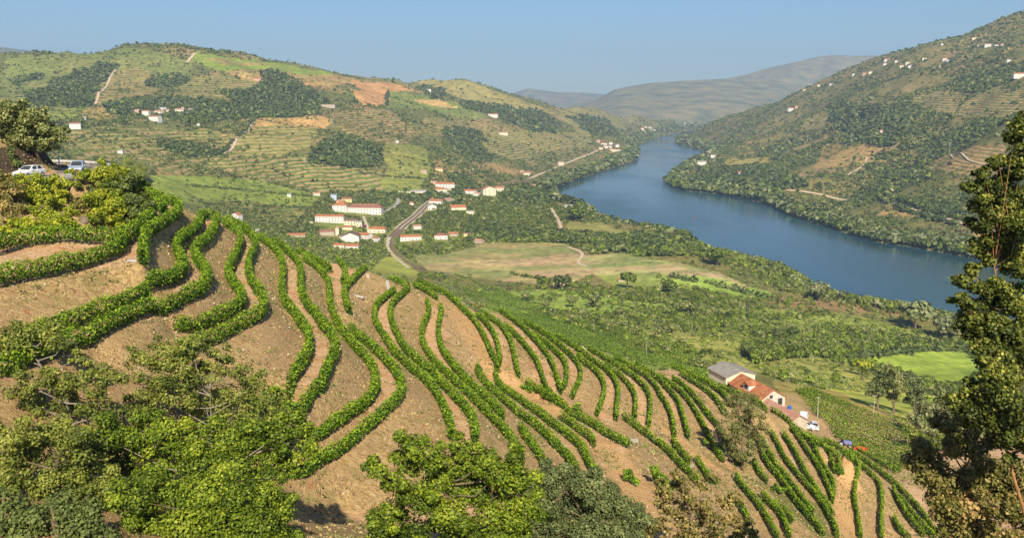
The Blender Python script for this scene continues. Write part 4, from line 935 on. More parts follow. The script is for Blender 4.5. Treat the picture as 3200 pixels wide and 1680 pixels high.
def car(label, X, Y, rz, paint, Lc=4.2, Wc=1.72, Hc=1.42, cat='car', group=None, hatch=True, Z=None, van=False):
    """nose towards local -y"""
    Z = Z if Z is not None else float(ground(np.array([X]), np.array([Y]))[0]) + .15
    o = empty('parked_car' if cat != 'van' else 'van', (X, Y, Z), rz=rz, label=label, cat=cat, group=group)
    h = Lc / 2; hw = Wc / 2
    # stations along the length: (y, half width, bottom, shoulder height)
    st = [(-h, .80, .38, .60), (-h + .12, .93, .24, .74), (-h + .75, .99, .20, .86), (-h + 1.15, 1, .20, .93), (0, 1, .20, .96), (h - .7, 1, .20, .98), (h - .15, .95, .26, .93), (h, .86, .40, .82)]
    if van: st = [(-h, .85, .40, 1.0), (-h + .1, .95, .28, 1.15), (-h + .5, 1, .25, 1.25), (0, 1, .25, 1.25), (h - .1, 1, .25, 1.25), (h, .97, .35, 1.2)]
    mb = MB(); vs = []
    for (y, k, b, s) in st:
        w = hw * k; vs += [(-w * .93, y, b), (-w, y, b + .18), (-w, y, s - .10), (-w * .90, y, s), (w * .90, y, s), (w, y, s - .10), (w, y, b + .18), (w * .93, y, b)]
    m = 8; fs = [(i*m+k, i*m+(k+1) % m, (i+1)*m+(k+1) % m, (i+1)*m+k) for i in range(len(st)-1) for k in range(m)] + [tuple(range(7, -1, -1)), tuple((len(st)-1)*m + k for k in range(m))]
    mb.poly(vs, [f[::-1] for f in fs]).build('body', paint, o)
    sh = .93 if not van else 1.22; fy = -h + 1.2; ry = h - (.35 if hatch else .9); rf0, rf1 = fy + .75, ry - .35
    if van: fy, ry, rf0, rf1 = -h + .3, h - .02, -h + .85, h - .06
    T = Hc; bw, tw = hw * .93, hw * .74
    if van: bw, tw = hw * .97, hw * .90
    cb = [(-bw, fy, sh), (bw, fy, sh), (bw, ry, sh), (-bw, ry, sh), (-tw, rf0, T), (tw, rf0, T), (tw, rf1, T), (-tw, rf1, T)]
    MB().poly(cb, [(0,1,5,4), (1,2,6,5), (2,3,7,6), (3,0,4,7), (4,5,6,7)]).build('cabin', paint, o)
    def pane(name, a, b, c, d, off=.012, inset=.12):
        Q = [Vector(v) for v in (a, b, c, d)]; cc = sum(Q, Vector()) / 4; nrm = (Q[1] - Q[0]).cross(Q[3] - Q[0]).normalized()
        if nrm.dot(cc - Vector((0, 0, 1))) < 0: nrm = -nrm
        R_ = [cc + (v - cc) * (1 - inset) + nrm * off for v in Q]; S_ = [v - nrm * .03 for v in R_]
        MB().poly(R_ + S_, [(0,1,2,3), (7,6,5,4), (0,4,5,1), (1,5,6,2), (2,6,7,3), (3,7,4,0)]).build(name, glass_m, o)
    pane('windscreen', cb[0], cb[1], cb[5], cb[4]); pane('rear_window', cb[2], cb[3], cb[7], cb[6], inset=.2 if not van else .45)
    def lerp(a, b, t): return tuple(a[i] + (b[i] - a[i]) * t for i in range(3))
    for (b0, b1, t0, t1) in ((cb[1], cb[2], cb[5], cb[6]), (cb[0], cb[3], cb[4], cb[7])):
        for s0, s1 in (((.06, .5), (.54, .94)) if not van else ((.03, .22),)): pane('side_window', lerp(b0, b1, s0), lerp(b0, b1, s1), lerp(t0, t1, s1), lerp(t0, t1, s0), inset=.14)
    for sx in (-1, 1):
        MB().box(sx * hw * .62 - .17, sx * hw * .62 + .17, -h - .02, -h + .2, .55 if not van else .75, .70 if not van else .95).build('headlight', lamp_m, o)
        MB().box(sx * hw * .74 - .10, sx * hw * .74 + .10, h - .12, h + .02, .62, .84).build('tail_light', red_p, o)
        for yy in (-h + .82, h - .78): wheel(o, sx * (hw - .08), yy, .31)
        MB().box(sx * (hw + .02), sx * (hw + .20), fy + .25, fy + .4, sh, sh + .14).build('mirror', paint, o)
    MB().box(-hw * .5, hw * .5, -h - .03, -h + .05, .36, .50).build('grille', tyre_m, o)
    return o
def onroad(px, py, off=0):
    X, Y, Z = hit(px, py); return X, Y
X, Y = -59.9 - .2, 112.0
car('small white car leading on the road at the left', X - .6, Y - .2, math.radians(-14), white_p, Lc=4.0, hatch=True, Z=RZ + .13)
car('silver blue car following behind, facing the camera', -58.0, 118.8, math.radians(17), blue_p, Lc=4.2, Wc=1.76, Hc=1.5, Z=RZ + .13)
X, Y, Z = hit(186, 528)
po = empty('marker_post', (-64.3, 126.5, RZ), label='white marker post at the corner of the earth bank', cat='post')
MB().tube([(0, 0, -.3), (0, 0, 2.3)], [.09, .08], 8).build('shaft', white_p, po); MB().tube([(0, 0, 2.3), (0, 0, 2.42)], [.1, .03], 8).build('cap', glass_m, po)
X, Y, Z = hit(2510, 1318)
car('white box van beside the stone lean-to, its rear windows to the camera', X, Y, math.radians(158), white_p, Lc=4.6, Wc=1.9, Hc=2.3, cat='van', van=True, Z=Z + .05)
X, Y, Z = hit(2545, 1339); car('silver car parked in the yard, right of the van', X, Y, math.radians(-10), grey_p, Hc=1.55, Z=Z + .05)
X, Y, Z = hit(2519, 1336); car('white car half hidden by vines in the yard', X, Y, math.radians(60), white_p, Z=Z)
X, Y, Z = hit(2467, 1279); bb = empty('barrel', (X, Y, Z), label='blue barrel at the corner of the farmhouse', cat='barrel')
bl = noise_mat('blue_plastic', (.02, .12, .55), (.03, .16, .62), 2, rough=.4)
MB().tube([(0,0,0),(0,0,.1),(0,0,.4),(0,0,.8),(0,0,.95)], [.42,.48,.46,.48,.42], 14).build('drum', bl, bb); MB().tube([(0,0,.955),(0,0,1.0)], [.38,.38], 14).build('lid', bl, bb)
# small tractor with red trailer on the track
X, Y, Z = hit(2640, 1392); tr = empty('tractor', (X, Y, Z), rz=math.radians(55), label='small blue tractor on the track beside the vine block', cat='tractor')
vio = noise_mat('blue_tractor_paint', (.20, .22, .50), (.28, .28, .58), 3, rough=.5)
MB().box(-.4, .4, -1.6, .2, .7, 1.35).box(-.55, .55, .2, 1.0, .6, 1.1).build('body', vio, tr); MB().box(-.3, .3, .45, .95, 1.103, 1.25).box(-.3, .3, .85, .95, 1.25, 1.7).build('seat', tyre_m, tr); MB().tube([(.3,-.9,1.35),(.3,-.9,2.0)], [.05,.05], 6).build('exhaust', tyre_m, tr)
for sx in (-1, 1): wheel(tr, sx * .75, .6, .65, .35); wheel(tr, sx * .6, -1.3, .4, .25)
X, Y, Z = hit(2688, 1412); tl = empty('trailer', (X, Y, Z), rz=math.radians(55), label='small red trailer on the track beside the vine block', cat='trailer')
MB().box(-.8, .8, -1.3, 1.3, .6, .7).box(-.8, -.74, -1.3, 1.3, .7, 1.15).box(.74, .8, -1.3, 1.3, .7, 1.15).box(-.74, .74, -1.3, -1.24, .7, 1.15).box(-.74, .74, 1.24, 1.3, .7, 1.15).build('bed', red_p, tl)
MB().tube([(0, -1.3, .6), (0, -2.3, .5)], [.06, .06], 6).build('drawbar', steel, tl)
for sx in (-1, 1): wheel(tl, sx * .85, 0, .35)
X, Y, Z = hit(2662, 1402); cr = empty('crate_stack', (X, Y, Z), rz=.9, label='brown crates piled between the tractor and the red trailer', cat='crates')
cm_ = noise_mat('crate', (.28, .15, .10), (.40, .23, .15), 3)
for (a, b, c) in ((0, 0, 0), (.75, .1, 0), (.2, .7, 0), (.1, .1, .42), (.7, .5, .42)): MB().box(a - .33, a + .33, b - .22, b + .22, c, c + .4).build('crate', cm_, cr)
# concrete wall on the crest, rubble, white slabs
def ptz(px, py, dz=0): X, Y, Z = hit(px, py); return np.array((X, Y, Z + dz))
a, b = ptz(1152, 862), ptz(1194, 858); c_ = ptz(1212, 880); d_ = ptz(1216, 915)
cw = []
Yw = 150.5
def at(px, py, Y): u, t = ray(px, py); return np.array((u * Y, Y, t * Y))
tops = [ptz(1150, 868, .7), ptz(1192, 862, .7), ptz(1210, 884, .5), ptz(1216, 922, .3)]
mbw = MB()
for i in range(3):
    p, q = tops[i], tops[i+1]; dd = (q - p); nn = np.array([dd[1], -dd[0], 0]); nn /= np.linalg.norm(nn); t_ = nn * .25
    H_ = 1.5
    vs = [p - t_, q - t_, q + t_, p + t_]; vs = vs + [v - np.array((0, 0, H_)) for v in vs]
    mbw.poly([tuple(v) for v in vs], [(0,1,2,3), (7,6,5,4), (0,4,5,1), (1,5,6,2), (2,6,7,3), (3,7,4,0)])
tag(mbw.build('retaining_wall', conc, None), 'weathered concrete retaining wall on the crest above a bare earth face', 'wall')
def slab(px, py, l, w, h, rz, label, mat=conp, name='stone_slab', cat='slab'):
    X, Y, Z = hit(px, py); o = MB().poly([(-l/2,-w/2,0),(l/2,-w/2*.7,0),(l/2*.9,w/2,0),(-l/2*.8,w/2*.9,0),(-l/2*.95,-w/2*.9,h),(l/2*.9,-w/2*.6,h*.8),(l/2*.8,w/2*.9,h),(-l/2*.7,w/2*.8,h*.9)], [(0,3,2,1),(4,5,6,7),(0,1,5,4),(1,2,6,5),(2,3,7,6),(3,0,4,7)]).build(name, mat)
    o.location = (X, Y, Z + .05); o.rotation_euler = (random.uniform(-.2,.2), random.uniform(-.2,.2), rz); tag(o, label, cat)
slab(1117, 928, 2.4, .5, .25, -.3, 'pale slab lying on the earth face below the concrete wall'); slab(850, 1270, .7, .4, .3, .2, 'white stone at the lower left end of the sandy path')
slab(2159, 1458, .8, .4, .3, .6, 'white stone by the diagonal row at the weedy path'); slab(1983, 1382, 1.2, .5, .5, -.7, 'pale stone at the lower end of the row beside the bare slope')
slab(412, 818, .9, .5, .2, .4, 'grey-blue stone slab beside the path between the upper rows', conc)
# rubble bank beyond the crest
rgb = np.random.default_rng(3); mbk = MB()
q0 = np.array(hit(1468, 945)); 
for k in range(160):
    X, Y, Z = hit(1440 + 75 * rgb.random(), 930 + 26 * rgb.random()); s = rgb.uniform(.4, 1.3); a_ = rgb.random() * 3
    mbk.poly([(X + s * math.cos(a_ + t) * rgb.uniform(.6, 1), Y + s * math.sin(a_ + t) * rgb.uniform(.6, 1), Z + zz) for zz in (-.3, s * .5) for t in (0, 1.6, 3.1, 4.7)], [(0,3,2,1), (4,5,6,7), (0,1,5,4), (1,2,6,5), (2,3,7,6), (3,0,4,7)])
tag(mbk.build('rubble', noise_mat('rubble', (.24, .17, .13), (.42, .31, .24), 1.0)), 'brown rubble spread on the slope beyond the crest', 'rubble', kind='stuff')
# boulders on the road bank
rock = noise_mat('rock', (.12, .09, .07), (.26, .20, .15), 1.5, bump=.5)
for k, (px, py, s, lb) in enumerate([(8, 725, 1.5, 'pale boulder at the left edge above the long vine row'), (205, 690, 1.3, 'boulder leaning against the bank below the white car'), (135, 668, 1.6, 'angular rock under the bush below the white car'), (255, 560, 1.6, 'dark rock face under the blue car'), (260, 690, .9, 'small rock at the foot of the bank'), (70, 600, 1.5, 'shaded rock between the bushes at the left')]):
    X, Y, Z = hit(px, py); r0 = np.random.default_rng(40 + k); bm_v = []; n = 7
    mb = MB(); vs = []
    for i in range(5):
        ph = -math.pi / 2 + math.pi * (i + .5) / 5
        for j in range(n): th = 2 * math.pi * j / n; rr_ = s * .6 * r0.uniform(.75, 1.15); vs.append((rr_ * math.cos(ph) * math.cos(th) * 1.2, rr_ * math.cos(ph) * math.sin(th), rr_ * math.sin(ph)))
    fs = [(i*n+j, i*n+(j+1) % n, (i+1)*n+(j+1) % n, (i+1)*n+j) for i in range(4) for j in range(n)] + [tuple(range(n-1, -1, -1)), tuple(4*n + j for j in range(n))]
    o = mb.poly(vs, fs).build('boulder', rock); o.location = (X, Y, Z); tag(o, lb, 'boulder', 'rocks on the road bank')
# poles and pylons
def pole(px, pb, pt, label, kind='utility_pole'):
    X, Y, Z = hit(px, pb); u, t = ray(px, pt); H = max(4, t * Y - Z); r = max(.12, Y * .0002)
    o = empty(kind, (X, Y, Z), label=label, cat='pole' if kind == 'utility_pole' else 'pylon', group='poles in the valley')
    MB().tube([(0, 0, -.5), (0, 0, H)], [r, r * .7], 6).build('shaft', conp, o)
    w = H * .09 if kind == 'utility_pole' else H * .16
    for f in ((.97,) if kind == 'utility_pole' else (.98, .88, .78)): MB().box(-w, w, -r * .5, r * .5, H * f - r * .5, H * f + r * .5).build('crossarm', conp, o)
for a in [(1856,1037,1000,'concrete pole just above the crest rows, middle one of three'), (2020,1114,1052,'concrete pole above the crest, right one of three'), (1734,988,962,'concrete pole above the crest, left one of three'), (2554,1304,1239,'wooden pole in the vine block right of the van'), (2729,1299,1234,'pole at the far edge of the vine block before the grove'),
          (952,516,494,'pole on the terraced slope above the manor'), (720,552,532,'pole among the lower terraces on the left'), (1257,560,500,'tall slim pole in the light green field above the upper village'), (1042,392,362,'pole high on the left hill beside the wood'), (1124,326,302,'pole on the left hill below the pinkish field'), (1322,300,276,'pole on the ridge left of the white building')]:
    pole(*a)
for a in [(2523,446,422,'left pylon of three on the right hillside'), (2660,466,432,'middle pylon of three on the right hillside'), (2966,486,446,'right pylon of three on the right hillside, above the reddish terraces')]: pole(*a, kind='pylon')
# jetty, buoy
X, Y, _ = hit(1800, 650); Yj = WZ / ray(1815, 644)[1]; Xj = ray(1815, 644)[0] * Yj
jt = empty('jetty', (Xj, Yj, WZ), label='grey boat jetty sticking out into the river', cat='jetty')
MB().box(-16, 16, -2.2, 2.2, 1.2, 1.7).build('deck', conp, jt)
for xx in (-14, -7, 0, 7, 14): MB().tube([(xx, 1.5, -2), (xx, 1.5, 1.2)], [.35, .35], 8).build('pile', wood_m, jt)
MB().box(2, 15, -2.0, 2.0, 4.2, 4.4).build('canopy', conp, jt)
for xx in (3, 8.5, 14): MB().tube([(xx, -1.6, 1.7), (xx, -1.6, 4.2)], [.15, .15], 6).build('post', conp, jt)
Yb = WZ / ray(2168, 682)[1]; Xb = ray(2168, 682)[0] * Yb; by = empty('buoy', (Xb, Yb, WZ), label='small red buoy floating in the river', cat='buoy')
MB().tube([(0,0,-.5),(0,0,.6),(0,0,1.0)], [1.2,1.2,.5], 12).build('float', red_p, by); MB().tube([(0,0,1.0),(0,0,3.2)], [.35,.15], 8).build('mast', red_p, by)
# garden and terrace walls near the village
for (pts, lb) in [([(1245,600),(1290,603),(1320,603)], 'low wall in front of the long white building'), ([(950,694),(975,697),(985,700)], 'pale garden wall left of the long two-storey building'), ([(2280,552),(2300,557),(2325,556)], 'pale garden wall below the blue-white house on the far bank')]:
    q = np.array([hit(x, y) for x, y in pts]); mb = MB()
    for i in range(len(q) - 1):
        p, r = q[i], q[i+1]; mb.poly([tuple(p - (0,0,2)), tuple(r - (0,0,2)), tuple(r + (0,.6,-2)), tuple(p + (0,.6,-2)), tuple(p + (0,0,2)), tuple(r + (0,0,2)), tuple(r + (0,.6,2)), tuple(p + (0,.6,2))], [(0,3,2,1),(4,5,6,7),(0,1,5,4),(1,2,6,5),(2,3,7,6),(3,0,4,7)])
    tag(mb.build('garden_wall', wall_c), lb, 'wall')
# ------------------------------------------------------------------ leaf cards
def leaf_quads(C, Nn, size, aspect=1.25, rg=rng):
    """diamond-shaped leaves: centre, facing, size -> (4n, 3)"""
    n = len(C); R = rg.normal(size=(n, 3)); T = np.cross(Nn, R); T /= np.linalg.norm(T, axis=1)[:, None] + 1e-9
    B = np.cross(Nn, T); B /= np.linalg.norm(B, axis=1)[:, None] + 1e-9
    s = np.broadcast_to(size, (n,))[:, None]
    a = T * s * .5 * aspect; b = B * s * .5
    V = np.stack([C - a, C - b, C + a, C + b], 1)
    return V.reshape(-1, 3)
def quad_faces(n): return np.arange(4 * n).reshape(n, 4)
def unit(v): return v / (np.linalg.norm(v, axis=1)[:, None] + 1e-9)
ORD = ['first','second','third','fourth','fifth','sixth','seventh','eighth','ninth','tenth','eleventh','twelfth','thirteenth','fourteenth','fifteenth','sixteenth','seventeenth','eighteenth','nineteenth','twentieth']
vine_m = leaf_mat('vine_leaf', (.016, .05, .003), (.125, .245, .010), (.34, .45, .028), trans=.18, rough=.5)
stem_m = noise_mat('vine_stem', (.09, .065, .045), (.17, .12, .08), 6)
ROWLAB = {1: 'long upper vine row running below the roadside bushes on the left', 2: 'vine row bending round the outer edge of the topmost terrace beside the dark bushes', 3: 'lower long vine row on the left with its bare stems showing',
 4: 'inner vine row of the big S-bend terrace nearest the left edge', 5: 'outer vine row of the big S-bend terrace nearest the left edge', 6: 'inner vine row of the second curving terrace from the left', 7: 'outer vine row of the second curving terrace from the left',
 8: 'inner vine row of the third curving terrace, sweeping down to the lower left trees', 9: 'outer vine row of the third curving terrace, sweeping down to the lower left trees', 10: 'inner vine row of the fourth curving terrace left of the stone wall',
 11: 'short bent vine row beside the concrete wall on the crest', 12: 'outer vine row of the fourth curving terrace with a thick dark lower edge', 13: 'left vine row of the narrow path right of the concrete wall', 14: 'right vine row of the narrow path right of the concrete wall',
 15: 'left row of the pair starting below the sandy clearing', 16: 'right row of the pair starting below the sandy clearing', 17: 'thin vine row running down into the grey-green bush at the bottom', 18: 'thick vine row along the lower side of the sandy track',
 19: 'half hidden vine row above the middle foreground bush', 20: 'long vine row along the upper side of the sandy track, ending at the bare slope', 21: 'short vine row ending where the sandy track widens', 22: 'lone vine clump row at the end of the bare sandy slope',
 23: 'long diagonal vine row closing off the fan of terraces', 24: 'short vine stub above the long diagonal row', 25: 'short vine row beside the white stone at the diagonal row', 26: 'left arm of the narrow V of vines beside the sandy track', 27: 'right arm of the narrow V of vines beside the sandy track'}
FANL = list(range(28, 44)); LOWL = [59, 60, 61, 62, 47] + [45, 46, 48, 49, 50, 51, 52, 53, 54, 58, 56, 57, 55, 44]
for k, r in enumerate(FANL): ROWLAB[r] = ORD[k] + ' vine row from the left in the fan between sandy track and crest'
LOWN = {59: 'leftmost vine row at the bottom, right of the brown-leaved bush', 60: 'short vine row left of the long dirt gap at the bottom right', 61: 'short vine row just left of the grassy patch at the bottom', 62: 'small vine row in the weedy corner at the bottom right',
 47: 'short vine row coming out below the pine', 44: 'crest vine row running down from the farm roofs', 53: 'winding vine row on the right of the broad dirt track', 54: 'curved vine row right of the dry grass bank', 55: 'outermost vine row along the crest at the lower right',
 56: 'long vine row left of the narrow strip near the right bottom', 57: 'vine row right of the narrow strip near the right bottom', 58: 'short vine row with a wide shadow in the right bottom corner'}
ROWLAB.update(LOWN)
for k, r in enumerate([45, 46, 48, 49, 50, 51, 52]): ROWLAB[r] = ORD[k] + ' long vine row right of the pine, counted from the pine'
def row_points(P3, step):
    q = resample(P3, step); g = ground(q[:, 0], q[:, 1]); return np.stack([q[:, 0], q[:, 1], g], 1)
def foliage_row(q, h0, h1, w, leaf, per_m, rg=rng, gaps=0.0):
    seg = np.sqrt((np.diff(q[:, :2], axis=0) ** 2).sum(1)); s = np.concatenate([[0], np.cumsum(seg)]); Ltot = s[-1]
    n = int(Ltot * per_m); t = rg.random(n) * Ltot
    vig = .5 + fbm(t * 1.0, t * 0 + q[0, 0], 1.5, 900, 2)                  # plant by plant vigour
    if gaps: keep = vig > (.5 + gaps); t, vig = t[keep], vig[keep]; n = len(t)
    x = np.interp(t, s, q[:, 0]); y = np.interp(t, s, q[:, 1]); z = np.interp(t, s, q[:, 2])
    dx = np.interp(t + .5, s, q[:, 0]) - np.interp(t - .5, s, q[:, 0]); dy = np.interp(t + .5, s, q[:, 1]) - np.interp(t - .5, s, q[:, 1])
    dn = np.hypot(dx, dy) + 1e-9; nx, ny = -dy / dn, dx / dn
    ang = rg.random(n) * 2 * math.pi; rad = .25 + .75 * np.sqrt(rg.random(n)); rad0 = rad.copy(); rad *= (.74 + .34 * vig)
    a = np.cos(ang) * rad; b = np.sin(ang) * rad
    hc = (h0 + h1) / 2; hh = (h1 - h0) / 2
    C = np.stack([x + nx * a * w, y + ny * a * w, z + hc + b * hh + (vig - .95) * .3], 1) + rg.normal(size=(n, 3)) * .05
    stray = rg.random(n) < .03; C[stray, 2] += rg.random(stray.sum()) * .35 * (leaf / .2); C[stray, :2] += rg.normal(size=(stray.sum(), 2)) * .3
    Nn = unit(np.stack([nx * a, ny * a, b * .9 + .35], 1) + rg.normal(size=(n, 3)) * .5)
    sz = leaf * (.6 + .8 * rg.random(n))
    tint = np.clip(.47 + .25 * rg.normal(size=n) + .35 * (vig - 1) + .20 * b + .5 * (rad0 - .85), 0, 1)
    return leaf_quads(C, Nn, sz, rg=rg), tint
byrow = {}
for idn, P3 in ROW3: byrow.setdefault(idn, []).append(P3)
for idn, parts in byrow.items():
    V = []; T = []; allq = []
    for P3 in parts:
        q = row_points(P3, .5); allq.append(q); ym = float(q[:, 1].mean())
        leaf = max(.16, ym * .0015); per = 62 * (.17 / leaf) ** 1.7 * 1.1
        hgt = 2.0 if idn in (1, 3) else 1.75 if idn <= 9 else 1.5
        w = .48 if idn <= 5 else .42 if idn <= 12 else .38 if idn <= 20 else .30 if idn <= 28 else .27
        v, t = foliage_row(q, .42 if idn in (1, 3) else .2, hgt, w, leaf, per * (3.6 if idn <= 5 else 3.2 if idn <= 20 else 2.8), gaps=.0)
        V.append(v); T.append(t)
    V = np.vstack(V); T = np.concatenate(T)
    c = allq[0][len(allq[0]) // 2]
    r = empty('vine_row', tuple(c), label=ROWLAB.get(idn, 'vine row'), cat='vine row', group='vine rows on the terraces')
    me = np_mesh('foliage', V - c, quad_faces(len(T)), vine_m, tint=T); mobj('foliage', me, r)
    if idn in (1, 3, 5):
        pts = resample(allq[0], 1.25)[:95]
        tm_ = None
        for p in pts:
            if tm_ is None: tm_ = MB().tube([(0, 0, -.1), (.04, .02, .35), (-.02, .03, .8)], [.07, .05, .04], 5).mesh('stem', stem_m)
            o = mobj('stem', tm_, r); o.location = tuple(p - c); o.rotation_euler = (0, 0, random.random() * 6)
# vine rows over the shoulder of the hill and in the block below the farm
def far_row(pix, label, group, leaf=.45, per=16, w=.6, h1=1.5):
    q = []
    for (x, y) in pix: q.append(hit(x, y))
    q = np.array(q); br = [0] + [i + 1 for i in range(len(q) - 1) if abs(q[i+1, 1] - q[i, 1]) > (32 if q[i, 1] < 260 else 60) + .3 * abs(q[i+1, 0] - q[i, 0])] + [len(q)]
    bi = max(range(len(br) - 1), key=lambda i: br[i+1] - br[i]); q = q[br[bi]:br[bi+1]]
    if len(q) < 3: return
    q = resample(q, 3.0)
    keep = np.abs(np.gradient(q[:, 1])) < 60
    q[:, 2] = ground(q[:, 0], q[:, 1])
    v, t = foliage_row(q, .3, h1, w, leaf, per)
    c = q[len(q) // 2]; r = tag(mobj('vine_row', np_mesh('vine_row', v - c, quad_faces(len(t)), vine_m, tint=t)), label, 'vine row', group)
    r.location = tuple(c)
for k in range(16):
    f = k / 15; A = np.array((2462, 1190)) * (1 - f) + np.array((2585, 1352)) * f; B = np.array((2960, 1392)) * (1 - f) + np.array((2800, 1485)) * f
    A = A + np.array((0, 0)); pts = [tuple(A * (1 - s) + B * s) for s in np.linspace(.10 if k >= 11 else 0, 1, 24)]
    far_row(pts, ORD[k] + ' row from the top in the vine block below the farm', 'rows of the vine block below the farm', leaf=.26, per=34, w=.27, h1=1.45)
CR = np.array([(1480,955),(1600,1000),(1680,1030),(1780,1062),(1880,1092),(1960,1116),(2050,1140),(2150,1168),(2230,1185)], float)
for k in range(13):
    pts = CR + np.array((0, 4 - 8.6 * k)); pts[:, 0] += -5 * k
    pts = resample(pts, 60)
    far_row([tuple(p) for p in pts], ORD[k] + ' vine row beyond the crest of the terraces, counted from the crest', 'vine rows beyond the crest', leaf=.45, per=14, w=.5, h1=1.6)
# ------------------------------------------------------------------ trees
bark_m = noise_mat('bark', (.10, .075, .05), (.24, .18, .12), 3, bump=.4)
bark_pale = noise_mat('pale_bark', (.18, .15, .12), (.36, .31, .26), 4, bump=.4)
bark_org = noise_mat('orange_bark', (.30, .15, .06), (.55, .28, .12), 4, bump=.4)
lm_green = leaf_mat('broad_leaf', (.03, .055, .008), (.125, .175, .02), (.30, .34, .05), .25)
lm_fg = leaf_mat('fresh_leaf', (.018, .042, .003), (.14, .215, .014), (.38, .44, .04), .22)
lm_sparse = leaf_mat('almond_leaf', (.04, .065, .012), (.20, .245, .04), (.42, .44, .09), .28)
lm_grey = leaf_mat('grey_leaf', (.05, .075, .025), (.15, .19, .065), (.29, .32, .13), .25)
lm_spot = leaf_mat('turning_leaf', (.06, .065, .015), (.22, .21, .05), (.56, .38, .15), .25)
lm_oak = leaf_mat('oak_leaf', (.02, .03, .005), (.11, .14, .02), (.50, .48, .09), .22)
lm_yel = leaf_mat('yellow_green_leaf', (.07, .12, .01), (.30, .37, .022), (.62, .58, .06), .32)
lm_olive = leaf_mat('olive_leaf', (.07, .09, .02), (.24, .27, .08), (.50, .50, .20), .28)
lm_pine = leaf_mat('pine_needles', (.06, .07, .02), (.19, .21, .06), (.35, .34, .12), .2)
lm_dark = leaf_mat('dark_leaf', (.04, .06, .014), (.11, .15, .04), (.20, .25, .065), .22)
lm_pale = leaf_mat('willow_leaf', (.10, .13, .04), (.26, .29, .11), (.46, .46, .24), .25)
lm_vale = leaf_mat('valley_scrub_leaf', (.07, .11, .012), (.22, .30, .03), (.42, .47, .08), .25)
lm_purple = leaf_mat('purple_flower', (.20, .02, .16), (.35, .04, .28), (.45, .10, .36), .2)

def clump(C, R, n, leaf, rg, up=.35, flat=.8, jitter=.5):
    """leaves over and inside one ball of foliage"""
    d = unit(rg.normal(size=(n, 3))); rad = R * (.35 + .65 * rg.random(n) ** .45) * (1 + .12 * rg.normal(size=n))
    c = C + d * rad[:, None] * np.array([1, 1, flat])
    nn = unit(d + np.array([0, 0, up]) + rg.normal(size=(n, 3)) * jitter)
    return c, nn, d[:, 2]
def big_tree(name, label, cat, group, clumps, Y, leafm, barkm, leaf=.16, dens=1.0, base=None, trunk=.22, sparse=.0, depth=.6, branches=True, tint0=.45, limb=.05, sub=5, seed=0, grow=1.0):
    rg = np.random.default_rng(1000 + seed); CC = []; RR = []
    for (x, y, r) in clumps:
        yy = Y + rg.uniform(-1, 1) * r / F * Y * depth * 2
        u, t = ray(x, y); CC.append((u * yy, yy, t * yy)); RR.append(r * grow / F * yy)
    CC = np.array(CC); RR = np.array(RR); c0 = CC.mean(0)
    if base is None: bx, by = float(c0[0]), float(c0[1])
    else: bx, by = base
    gz = float(ground(np.array([bx]), np.array([by]))[0]); o = np.array([bx, by, gz])
    root = empty(name, tuple(o), label=label, cat=cat, group=group)
    V = []; NN = []; S = []; T = []
    for C, R in zip(CC, RR):
        for s in range(sub + 1):
            if s == 0: c, r = C, R * .72
            else:
                dd = rg.normal(size=3); dd /= np.linalg.norm(dd); c = C + dd * R * .8; r = R * rg.uniform(.3, .5)
            n = int(dens * 17 * (r / leaf) ** 2) + 6
            a, nn, dz = clump(c, r, n, leaf, rg); V.append(a); NN.append(nn); S.append(leaf * (.6 + .8 * rg.random(n)))
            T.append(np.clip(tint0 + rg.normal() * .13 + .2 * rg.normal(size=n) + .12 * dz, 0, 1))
    V = np.vstack(V); NN = np.vstack(NN); S = np.concatenate(S); T = np.concatenate(T)
    gzv = ground(V[:, 0], np.maximum(V[:, 1], 3)); ok = V[:, 2] > gzv + .1
    if sparse: ok &= fbm(V[:, 0] * 1 + V[:, 2] * .7, V[:, 1] + V[:, 2] * 1.3, .8, 700 + seed, 3) > sparse
    V, NN, S, T = V[ok], NN[ok], S[ok], T[ok]
    q = leaf_quads(V, NN, S, rg=rg)
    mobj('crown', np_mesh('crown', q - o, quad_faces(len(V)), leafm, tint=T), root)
    mb = MB(); zt = float(np.percentile(CC[:, 2], 45)); top = np.array([c0[0], c0[1], max(zt, gz + 1.5)]); b0 = np.array([bx, by, gz - .5])
    ax_ = [b0, b0 * .7 + top * .3 + np.array([(bx - c0[0]) * .15, 0, 0]) + rg.normal(size=3) * .12, b0 * .35 + top * .65 + rg.normal(size=3) * .15, top]
    mb.tube([tuple(p - o) for p in ax_], [trunk * 1.2, trunk, trunk * .65, trunk * .2], 9)
    if branches:
        axf = resample(smooth_path(np.array(ax_), 2), .2)
        for C, R in zip(CC, RR):
            hd = np.hypot(C[0] - axf[:, 0], C[1] - axf[:, 1]); sc_ = np.abs(axf[:, 2] - (C[2] - .45 * hd - .3)); a = axf[int(np.argmin(sc_))]
            mid = (a + C) / 2 + rg.normal(size=3) * .10 * np.linalg.norm(C - a) + np.array([0, 0, -.05 * np.linalg.norm(C - a)])
            mb.tube([tuple(a - o), tuple(mid - o), tuple(C - o)], [limb * 1.3, limb * .8, limb * .4], 6)
            for _ in range(4):
                d = unit(rg.normal(size=(1, 3)))[0]; e = C + d * R * .9; m2 = (C + e) / 2 + rg.normal(size=3) * R * .12
                mb.tube([tuple(C - o), tuple(m2 - o), tuple(e - o)], [limb * .4, limb * .25, limb * .1], 4)
    mb.build('trunk', barkm, root)
    return root
FG = 'trees and bushes in the foreground'
